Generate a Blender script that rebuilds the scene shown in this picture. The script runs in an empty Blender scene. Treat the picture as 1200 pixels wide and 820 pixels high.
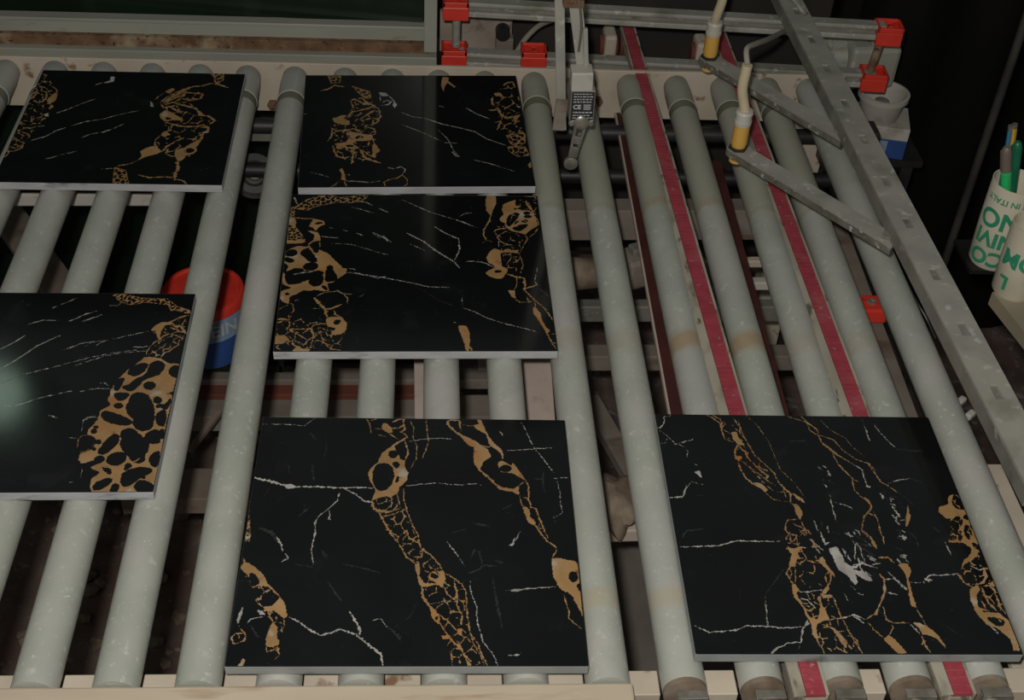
import bpy, bmesh, math, random
import numpy as np
from mathutils import Vector, Matrix
random.seed(7)
SC = bpy.context.scene
COL = SC.collection

# ------------------------------------------------------------------ camera
# metres; z = 0 is the polished top of the tiles, x runs along the conveyor, y along the rollers
CAM_R = ((0.9977660, -0.0091375, -0.0661778), (-0.0440760, 0.6543701, -0.7548888), (0.0502026, 0.7561193, 0.6525054))
CAM_P = Vector((0.0121, -0.8185, 0.9372))
FPX = 1512.286
cam = bpy.data.cameras.new('camera')
cam.sensor_width = 36.0
cam.lens = 36.0 * FPX / 1200.0
cam.clip_start = 0.02
cam_ob = bpy.data.objects.new('camera', cam)
COL.objects.link(cam_ob)
CR = Matrix(CAM_R)
cam_ob.matrix_world = Matrix.Translation(CAM_P) @ CR.to_4x4()
SC.camera = cam_ob

# ------------------------------------------------------------------ world, flash, exposure
w = bpy.data.worlds.new('world'); SC.world = w
w.use_nodes = True
bgn = w.node_tree.nodes['Background']
bgn.inputs[0].default_value = (0.84, 0.88, 0.85, 1)
bgn.inputs[1].default_value = 0.105
fl = bpy.data.lights.new('camera_flash', 'POINT')
fl.energy = 50.0
fl.color = (1.0, 0.965, 0.90)
fl.shadow_soft_size = 0.018
fl_ob = bpy.data.objects.new('camera_flash', fl)
COL.objects.link(fl_ob)
fl_ob.location = CAM_P + CR @ Vector((-0.035, 0.05, 0.03))
vs = SC.view_settings
vs.view_transform = 'Standard'; vs.look = 'None'; vs.gamma = 1.0; vs.exposure = 0.08
vs.use_curve_mapping = False

# ------------------------------------------------------------------ helpers
def ray(u, v):
    return CR @ Vector(((u - 600) / FPX, (410 - v) / FPX, -1.0))
def at(u, v, z):                      # point of the place at height z
    d = ray(u, v); return CAM_P + d * ((z - CAM_P.z) / d.z)
def aty(u, v, y):                     # point of the place on the plane at depth y
    d = ray(u, v); return CAM_P + d * ((y - CAM_P.y) / d.y)

def nt(m):
    return m.node_tree.nodes, m.node_tree.links
def mat(name, c1, c2=None, scale=20.0, rough=0.6, metal=0.0, bump=0.0, spots=None, stretch=(1, 1, 1), detail=6.0, spec=0.5, coat=0.0, emit=None, mid=(0.35, 0.65)):
    m = bpy.data.materials.new(name); m.use_nodes = True
    N, L = nt(m); b = N['Principled BSDF']
    b.inputs['Roughness'].default_value = rough; b.inputs['Metallic'].default_value = metal
    b.inputs['Specular IOR Level'].default_value = spec
    b.inputs['Coat Weight'].default_value = coat
    c2 = c2 or tuple(x * 0.8 for x in c1)
    tc = N.new('ShaderNodeTexCoord'); mp = N.new('ShaderNodeMapping'); mp.inputs['Scale'].default_value = stretch
    L.new(tc.outputs['Object'], mp.inputs['Vector'])
    oi = N.new('ShaderNodeObjectInfo'); ml = N.new('ShaderNodeMath'); ml.operation = 'MULTIPLY'; ml.inputs[1].default_value = 37.0
    L.new(oi.outputs['Random'], ml.inputs[0]); L.new(ml.outputs[0], mp.inputs['Location'])
    no = N.new('ShaderNodeTexNoise'); no.inputs['Scale'].default_value = scale; no.inputs['Detail'].default_value = detail
    L.new(mp.outputs[0], no.inputs['Vector'])
    cr = N.new('ShaderNodeValToRGB')
    cr.color_ramp.elements[0].position = mid[0]; cr.color_ramp.elements[0].color = (*c1, 1)
    cr.color_ramp.elements[1].position = mid[1]; cr.color_ramp.elements[1].color = (*c2, 1)
    L.new(no.outputs['Fac'], cr.inputs[0])
    out = cr.outputs[0]
    for (sc, lo, hi, col) in (spots or []):
        n2 = N.new('ShaderNodeTexNoise'); n2.inputs['Scale'].default_value = sc; n2.inputs['Detail'].default_value = 5
        L.new(mp.outputs[0], n2.inputs['Vector'])
        mr = N.new('ShaderNodeMapRange'); mr.inputs[1].default_value = lo; mr.inputs[2].default_value = hi
        L.new(n2.outputs['Fac'], mr.inputs[0])
        mx = N.new('ShaderNodeMix'); mx.data_type = 'RGBA'
        L.new(mr.outputs[0], mx.inputs[0]); L.new(out, mx.inputs[6]); mx.inputs[7].default_value = (*col, 1)
        out = mx.outputs[2]
    L.new(out, b.inputs['Base Color'])
    if bump:
        bp = N.new('ShaderNodeBump'); bp.inputs['Strength'].default_value = bump; bp.inputs['Distance'].default_value = 0.002
        L.new(no.outputs['Fac'], bp.inputs['Height']); L.new(bp.outputs[0], b.inputs['Normal'])
    if emit:
        b.inputs['Emission Color'].default_value = (*emit[0], 1); b.inputs['Emission Strength'].default_value = emit[1]
    return m

def wm(o):
    return (wm(o.parent) @ o.matrix_parent_inverse if o.parent else Matrix.Identity(4)) @ o.matrix_basis
def obj(name, bm, m, parent=None, smooth=False):
    me = bpy.data.meshes.new(name)
    if isinstance(bm, tuple):
        me.from_pydata(*bm)
    else:
        bmesh.ops.recalc_face_normals(bm, faces=bm.faces)
        bm.to_mesh(me); bm.free()
    for x in (m if isinstance(m, (list, tuple)) else [m]): me.materials.append(x)
    if smooth:
        for p in me.polygons: p.use_smooth = True
        try: me.set_sharp_from_angle(angle=math.radians(38))
        except Exception: pass
    o = bpy.data.objects.new(name, me); COL.objects.link(o)
    if parent:
        o.parent = parent; o.matrix_parent_inverse = wm(parent).inverted()
    return o
def tag(o, label=None, cat=None, group=None, kind=None):
    if label: o['label'] = label
    if cat: o['category'] = cat
    if group: o['group'] = group
    if kind: o['kind'] = kind
    return o
def thing(name, label, cat, loc, group=None):
    o = bpy.data.objects.new(name, None); COL.objects.link(o)
    o.location = loc; o.empty_display_size = 0.03
    return tag(o, label, cat, group)
def B_():
    return bmesh.new()
def frame_of(d, up=Vector((0, 0, 1))):
    y = Vector(d).normalized(); x = y.cross(up)
    if x.length < 1e-4: x = Vector((1, 0, 0))
    x.normalize(); z = x.cross(y)
    return Matrix((x, y, z)).transposed()
def box(bm, c, s, rot=None, bev=0.0):
    r = bmesh.ops.create_cube(bm, size=1.0)
    vsx = r['verts']
    M = Matrix.Translation(Vector(c)) @ (rot.to_4x4() if rot else Matrix.Identity(4)) @ Matrix.Diagonal((*s, 1))
    bmesh.ops.transform(bm, matrix=M, verts=vsx)
    if bev:
        es = list({e for v in vsx for e in v.link_edges})
        bmesh.ops.bevel(bm, geom=es, offset=bev, segments=2, profile=0.5, affect='EDGES')
def bar(bm, p, q, w_, h_, bev=0.0, up=Vector((0, 0, 1))):
    p, q = Vector(p), Vector(q); d = q - p
    box(bm, (p + q) / 2, (w_, d.length, h_), frame_of(d, up), bev)
def lathe(bm, p, q, prof, seg=32, caps=True):
    """prof: (t along p->q in metres, radius)"""
    p, q = Vector(p), Vector(q); M = frame_of(q - p)
    rings = []
    for t, r in prof:
        rings.append([bm.verts.new(p + M @ Vector((r * math.cos(a), t, r * math.sin(a)))) for a in [2 * math.pi * k / seg for k in range(seg)]])
    for a, b in zip(rings, rings[1:]):
        for k in range(seg): bm.faces.new((a[k], a[(k + 1) % seg], b[(k + 1) % seg], b[k]))
    if caps: bm.faces.new(rings[0]); bm.faces.new(rings[-1])
def cyl(bm, p, q, r, seg=24):
    lathe(bm, p, q, [(0, r), ((Vector(q) - Vector(p)).length, r)], seg)
def tube(bm, pts, r, seg=10, sub=6):
    P = [Vector(x) for x in pts]; out = []
    for i in range(len(P) - 1):
        a = P[max(i - 1, 0)]; b = P[i]; c = P[i + 1]; d = P[min(i + 2, len(P) - 1)]
        for k in range(sub):
            t = k / sub
            out.append(0.5 * ((2 * b) + (c - a) * t + (2 * a - 5 * b + 4 * c - d) * t * t + (3 * b - a - 3 * c + d) * t ** 3))
    out.append(P[-1]); rings = []; up = Vector((0.3, 0.2, 0.93))
    for i, x in enumerate(out):
        d = (out[min(i + 1, len(out) - 1)] - out[max(i - 1, 0)])
        M = frame_of(d, up)
        rings.append([bm.verts.new(x + M @ Vector((r * math.cos(a), 0, r * math.sin(a)))) for a in [2 * math.pi * k / seg for k in range(seg)]])
    for a, b in zip(rings, rings[1:]):
        for k in range(seg): bm.faces.new((a[k], a[(k + 1) % seg], b[(k + 1) % seg], b[k]))
    bm.faces.new(rings[0]); bm.faces.new(rings[-1])
def prism(bm, poly, z0, z1):
    a = [bm.verts.new((x, y, z0)) for x, y in poly]; b = [bm.verts.new((x, y, z1)) for x, y in poly]
    n = len(poly); bm.faces.new(a); bm.faces.new(b)
    for k in range(n): bm.faces.new((a[k], a[(k + 1) % n], b[(k + 1) % n], b[k]))
def text_bm(s, size, cuts=0, bold=0.0):
    cu = bpy.data.curves.new('t', 'FONT'); cu.body = s; cu.size = size; cu.align_x = 'CENTER'; cu.align_y = 'CENTER'; cu.offset = bold
    o = bpy.data.objects.new('t', cu); COL.objects.link(o)
    dg = bpy.context.evaluated_depsgraph_get()
    me = bpy.data.meshes.new_from_object(o.evaluated_get(dg))
    bm = bmesh.new(); bm.from_mesh(me)
    bpy.data.objects.remove(o); bpy.data.curves.remove(cu); bpy.data.meshes.remove(me)
    if cuts:
        bmesh.ops.triangulate(bm, faces=bm.faces)
        for _ in range(cuts): bmesh.ops.subdivide_edges(bm, edges=[e for e in bm.edges if e.calc_length() > size * 0.16], cuts=1, use_grid_fill=True)
    return bm

# ------------------------------------------------------------------ materials
M = {}
M['cream'] = mat('cream_paint', (0.52, 0.45, 0.36), (0.44, 0.38, 0.30), 14, 0.55, bump=0.15, spots=[(38, 0.63, 0.72, (0.20, 0.12, 0.07)), (9, 0.6, 0.8, (0.36, 0.29, 0.22))])
M['rail_tan'] = mat('tan_paint', (0.50, 0.42, 0.32), (0.41, 0.34, 0.25), 10, 0.6, bump=0.1, stretch=(0.3, 2, 2), spots=[(22, 0.62, 0.75, (0.28, 0.17, 0.09))])
M['grey_paint'] = mat('grey_paint', (0.34, 0.34, 0.285), (0.27, 0.27, 0.225), 8, 0.5, spots=[(30, 0.62, 0.75, (0.10, 0.07, 0.04))], stretch=(0.4, 1, 1))
M['rust'] = mat('rust', (0.20, 0.115, 0.062), (0.115, 0.058, 0.03), 45, 0.9, bump=0.5, spots=[(25, 0.55, 0.75, (0.36, 0.28, 0.18)), (110, 0.6, 0.68, (0.06, 0.03, 0.015))])
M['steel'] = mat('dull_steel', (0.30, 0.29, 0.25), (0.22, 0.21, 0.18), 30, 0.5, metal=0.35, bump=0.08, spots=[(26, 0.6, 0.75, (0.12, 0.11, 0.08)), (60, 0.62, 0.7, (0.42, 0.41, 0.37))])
M['steel_dust'] = mat('dusty_steel', (0.36, 0.345, 0.30), (0.29, 0.28, 0.245), 22, 0.65, metal=0.1, bump=0.1, spots=[(14, 0.56, 0.72, (0.20, 0.20, 0.15)), (70, 0.6, 0.7, (0.46, 0.45, 0.42))])
M['grime'] = mat('grimy_cut_edge', (0.15, 0.14, 0.115), (0.085, 0.08, 0.06), 60, 0.7, spots=[(90, 0.6, 0.68, (0.36, 0.35, 0.32))])
M['dark_steel'] = mat('dark_steel', (0.035, 0.034, 0.032), (0.02, 0.02, 0.02), 25, 0.45, metal=0.2)
M['black'] = mat('black_rubber', (0.012, 0.012, 0.012), (0.007, 0.007, 0.007), 25, 0.5)
M['floor'] = mat('dirty_concrete', (0.17, 0.122, 0.10), (0.075, 0.05, 0.042), 14, 0.95, bump=0.6, spots=[(30, 0.60, 0.70, (0.30, 0.25, 0.21)), (6, 0.5, 0.7, (0.11, 0.06, 0.05)), (90, 0.66, 0.72, (0.26, 0.24, 0.21))])
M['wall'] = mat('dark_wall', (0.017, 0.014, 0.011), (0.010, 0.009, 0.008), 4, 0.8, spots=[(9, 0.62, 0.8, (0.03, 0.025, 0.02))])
M['red'] = mat('red_plastic', (0.72, 0.050, 0.030), (0.62, 0.040, 0.025), 30, 0.4, spots=[(40, 0.66, 0.8, (0.35, 0.10, 0.07))])
M['belt'] = mat('red_belt', (0.36, 0.050, 0.070), (0.27, 0.034, 0.048), 60, 0.6, bump=0.2, spots=[(25, 0.55, 0.75, (0.36, 0.085, 0.10)), (120, 0.62, 0.74, (0.42, 0.20, 0.19))])
M['old_belt'] = mat('old_red_belt', (0.075, 0.018, 0.014), (0.05, 0.012, 0.010), 30, 0.7)
M['guide'] = mat('worn_guide', (0.40, 0.36, 0.29), (0.31, 0.28, 0.22), 30, 0.6, bump=0.2, stretch=(1, 0.4, 1), spots=[(38, 0.55, 0.68, (0.22, 0.19, 0.14)), (75, 0.58, 0.66, (0.12, 0.10, 0.07))])
M['gold'] = mat('gold_vein', (0.37, 0.215, 0.088), (0.28, 0.165, 0.070), 38, 0.16, spots=[(24, 0.52, 0.72, (0.38, 0.25, 0.13)), (60, 0.63, 0.72, (0.20, 0.085, 0.025)), (45, 0.62, 0.72, (0.38, 0.33, 0.25)), (18, 0.58, 0.72, (0.33, 0.14, 0.04))])
M['white_vein'] = mat('white_vein', (0.46, 0.44, 0.40), (0.26, 0.25, 0.23), 70, 0.16)
M['grey_vein'] = mat('grey_vein', (0.034, 0.034, 0.032), (0.014, 0.015, 0.014), 60, 0.14)
M['marble'] = mat('black_marble', (0.0040, 0.0048, 0.0050), (0.0065, 0.0078, 0.0080), 12, 0.10, spec=0.5, spots=[(22, 0.62, 0.85, (0.018, 0.019, 0.018)), (7, 0.5, 0.8, (0.0045, 0.0048, 0.0045))])
M['sawn'] = mat('sawn_edge', (0.42, 0.42, 0.43), (0.34, 0.34, 0.35), 30, 0.55, spots=[(16, 0.60, 0.70, (0.08, 0.08, 0.09))], stretch=(1, 1, 3))
M['sawn_dull'] = mat('wet_sawn_edge', (0.27, 0.285, 0.28), (0.21, 0.225, 0.22), 30, 0.4, spots=[(16, 0.60, 0.70, (0.05, 0.055, 0.055))])
M['olive'] = mat('olive_groove', (0.17, 0.17, 0.12), (0.13, 0.13, 0.09), 40, 0.6)
M['yellow'] = mat('yellow_plastic', (0.62, 0.36, 0.075), (0.55, 0.31, 0.06), 30, 0.45, spots=[(30, 0.6, 0.75, (0.55, 0.42, 0.22))])
M['cable'] = mat('cream_cable', (0.55, 0.46, 0.30), (0.47, 0.39, 0.26), 40, 0.6)
M['grey_cable'] = mat('grey_cable', (0.34, 0.32, 0.27), (0.28, 0.26, 0.22), 40, 0.6)
M['white_plastic'] = mat('white_plastic', (0.50, 0.47, 0.42), (0.42, 0.40, 0.35), 18, 0.5, spots=[(25, 0.6, 0.75, (0.30, 0.27, 0.22))])
M['switch_black'] = mat('black_plastic', (0.022, 0.024, 0.028), (0.016, 0.018, 0.02), 40, 0.4)
M['ink_white'] = mat('white_print', (0.50, 0.50, 0.50), (0.42, 0.42, 0.42), 40, 0.6)
M['chrome'] = mat('worn_chrome', (0.36, 0.34, 0.30), (0.20, 0.19, 0.16), 60, 0.35, metal=0.6)
M['paper'] = mat('paper', (0.66, 0.61, 0.48), (0.58, 0.53, 0.41), 16, 0.8, spots=[(20, 0.6, 0.75, (0.42, 0.36, 0.25))])
M['ink_green'] = mat('green_print', (0.03, 0.30, 0.16), (0.025, 0.25, 0.13), 60, 0.7)
M['blue'] = mat('blue_plastic', (0.03, 0.09, 0.30), (0.025, 0.07, 0.24), 20, 0.5)
M['stone'] = mat('pale_stone', (0.50, 0.41, 0.35), (0.43, 0.35, 0.30), 20, 0.7, spots=[(40, 0.6, 0.75, (0.36, 0.28, 0.23))])
M['board'] = mat('dusty_board', (0.21, 0.165, 0.13), (0.15, 0.115, 0.09), 12, 0.85, bump=0.2, spots=[(20, 0.6, 0.75, (0.10, 0.06, 0.045))])
M['beam'] = mat('dusty_beam', (0.24, 0.205, 0.17), (0.17, 0.14, 0.115), 16, 0.8, bump=0.2, spots=[(18, 0.58, 0.72, (0.10, 0.055, 0.035))], stretch=(0.4, 1, 1))
M['rust_band'] = mat('rusty_band', (0.17, 0.045, 0.025), (0.11, 0.035, 0.022), 20, 0.85)
M['mud'] = mat('caked_mud', (0.24, 0.19, 0.14), (0.13, 0.09, 0.06), 35, 0.95, bump=0.8)
M['green_dark'] = mat('dark_green_tray', (0.007, 0.013, 0.007), (0.005, 0.009, 0.005), 8, 0.35)
M['glass'] = mat('dark_green_glass', (0.014, 0.026, 0.015), (0.008, 0.015, 0.009), 3, 0.22, spots=[(10, 0.6, 0.8, (0.02, 0.032, 0.022)), (140, 0.74, 0.78, (0.12, 0.13, 0.11))])
M['pen_green'] = mat('bright_green', (0.03, 0.55, 0.16), (0.03, 0.5, 0.14), 30, 0.35)
M['pen_dark'] = mat('dark_green', (0.012, 0.16, 0.085), (0.01, 0.13, 0.07), 30, 0.35)
M['pen_grey'] = mat('grey_cap', (0.17, 0.14, 0.12), (0.13, 0.11, 0.09), 30, 0.4)
M['pencil'] = mat('yellow_wood', (0.60, 0.35, 0.03), (0.52, 0.30, 0.03), 30, 0.5)
M['pencil_blue'] = mat('blue_wood', (0.05, 0.20, 0.36), (0.04, 0.17, 0.3), 30, 0.5)
M['stain'] = mat('stained_white', (0.36, 0.30, 0.25), (0.27, 0.22, 0.18), 20, 0.8, spots=[(28, 0.55, 0.66, (0.11, 0.07, 0.045))])
M['lampglow'] = mat('lamp_glow', (0.6, 0.8, 0.65), (0.6, 0.8, 0.65), 5, 0.5, emit=((0.72, 1.0, 0.78), 3.0))

def roller_mat(name, bands, brown_above=None):
    m = mat(name, (0.385, 0.40, 0.35), (0.335, 0.35, 0.305), 22, 0.42, bump=0.06, stretch=(1, 0.8, 1),
            spots=[(9, 0.45, 0.7, (0.42, 0.405, 0.375)), (26, 0.55, 0.75, (0.335, 0.35, 0.31)), (120, 0.61, 0.72, (0.47, 0.485, 0.45)), (65, 0.66, 0.76, (0.44, 0.455, 0.41)), (260, 0.66, 0.72, (0.53, 0.54, 0.51)), (5, 0.55, 0.75, (0.36, 0.36, 0.34))])
    N, L = nt(m); b = N['Principled BSDF']; src = b.inputs['Base Color'].links[0].from_socket
    tc = N.new('ShaderNodeTexCoord'); sx = N.new('ShaderNodeSeparateXYZ'); L.new(tc.outputs['Object'], sx.inputs[0])
    nz = N.new('ShaderNodeTexNoise'); nz.inputs['Scale'].default_value = 45; L.new(tc.outputs['Object'], nz.inputs['Vector'])
    ad = N.new('ShaderNodeMath'); ad.operation = 'MULTIPLY_ADD'; L.new(nz.outputs['Fac'], ad.inputs[0]); ad.inputs[1].default_value = 0.022; L.new(sx.outputs[1], ad.inputs[2])
    def mixin(fac, col):
        nonlocal src
        mx = N.new('ShaderNodeMix'); mx.data_type = 'RGBA'; L.new(fac, mx.inputs[0]); L.new(src, mx.inputs[6]); mx.inputs[7].default_value = (*col, 1); src = mx.outputs[2]
    if brown_above is not None:
        mr = N.new('ShaderNodeMapRange'); mr.inputs[1].default_value = brown_above + 0.008; mr.inputs[2].default_value = brown_above + 0.018; mr.inputs[4].default_value = 0.75
        L.new(ad.outputs[0], mr.inputs[0]); mixin(mr.outputs[0], (0.335, 0.325, 0.255))
    for (y0, wd, st, col) in bands:
        a = N.new('ShaderNodeMath'); a.operation = 'SUBTRACT'; L.new(ad.outputs[0], a.inputs[0]); a.inputs[1].default_value = y0 + 0.011
        c = N.new('ShaderNodeMath'); c.operation = 'ABSOLUTE'; L.new(a.outputs[0], c.inputs[0])
        mr = N.new('ShaderNodeMapRange'); mr.inputs[1].default_value = wd; mr.inputs[2].default_value = wd * 0.35; mr.inputs[4].default_value = st
        L.new(c.outputs[0], mr.inputs[0]); mixin(mr.outputs[0], col)
    L.new(src, b.inputs['Base Color'])
    return m

# ------------------------------------------------------------------ the room
floor_z = -0.80
bm = B_(); box(bm, (0.0, 0.6, floor_z - 0.03), (7, 6.4, 0.06)); tag(obj('floor', bm, M['floor']), kind='structure')
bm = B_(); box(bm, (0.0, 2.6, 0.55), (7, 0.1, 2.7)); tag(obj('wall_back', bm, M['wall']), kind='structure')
bm = B_(); box(bm, (2.6, 0.6, 0.55), (0.1, 4.1, 2.7)); tag(obj('wall_right', bm, M['wall']), kind='structure')

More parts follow.
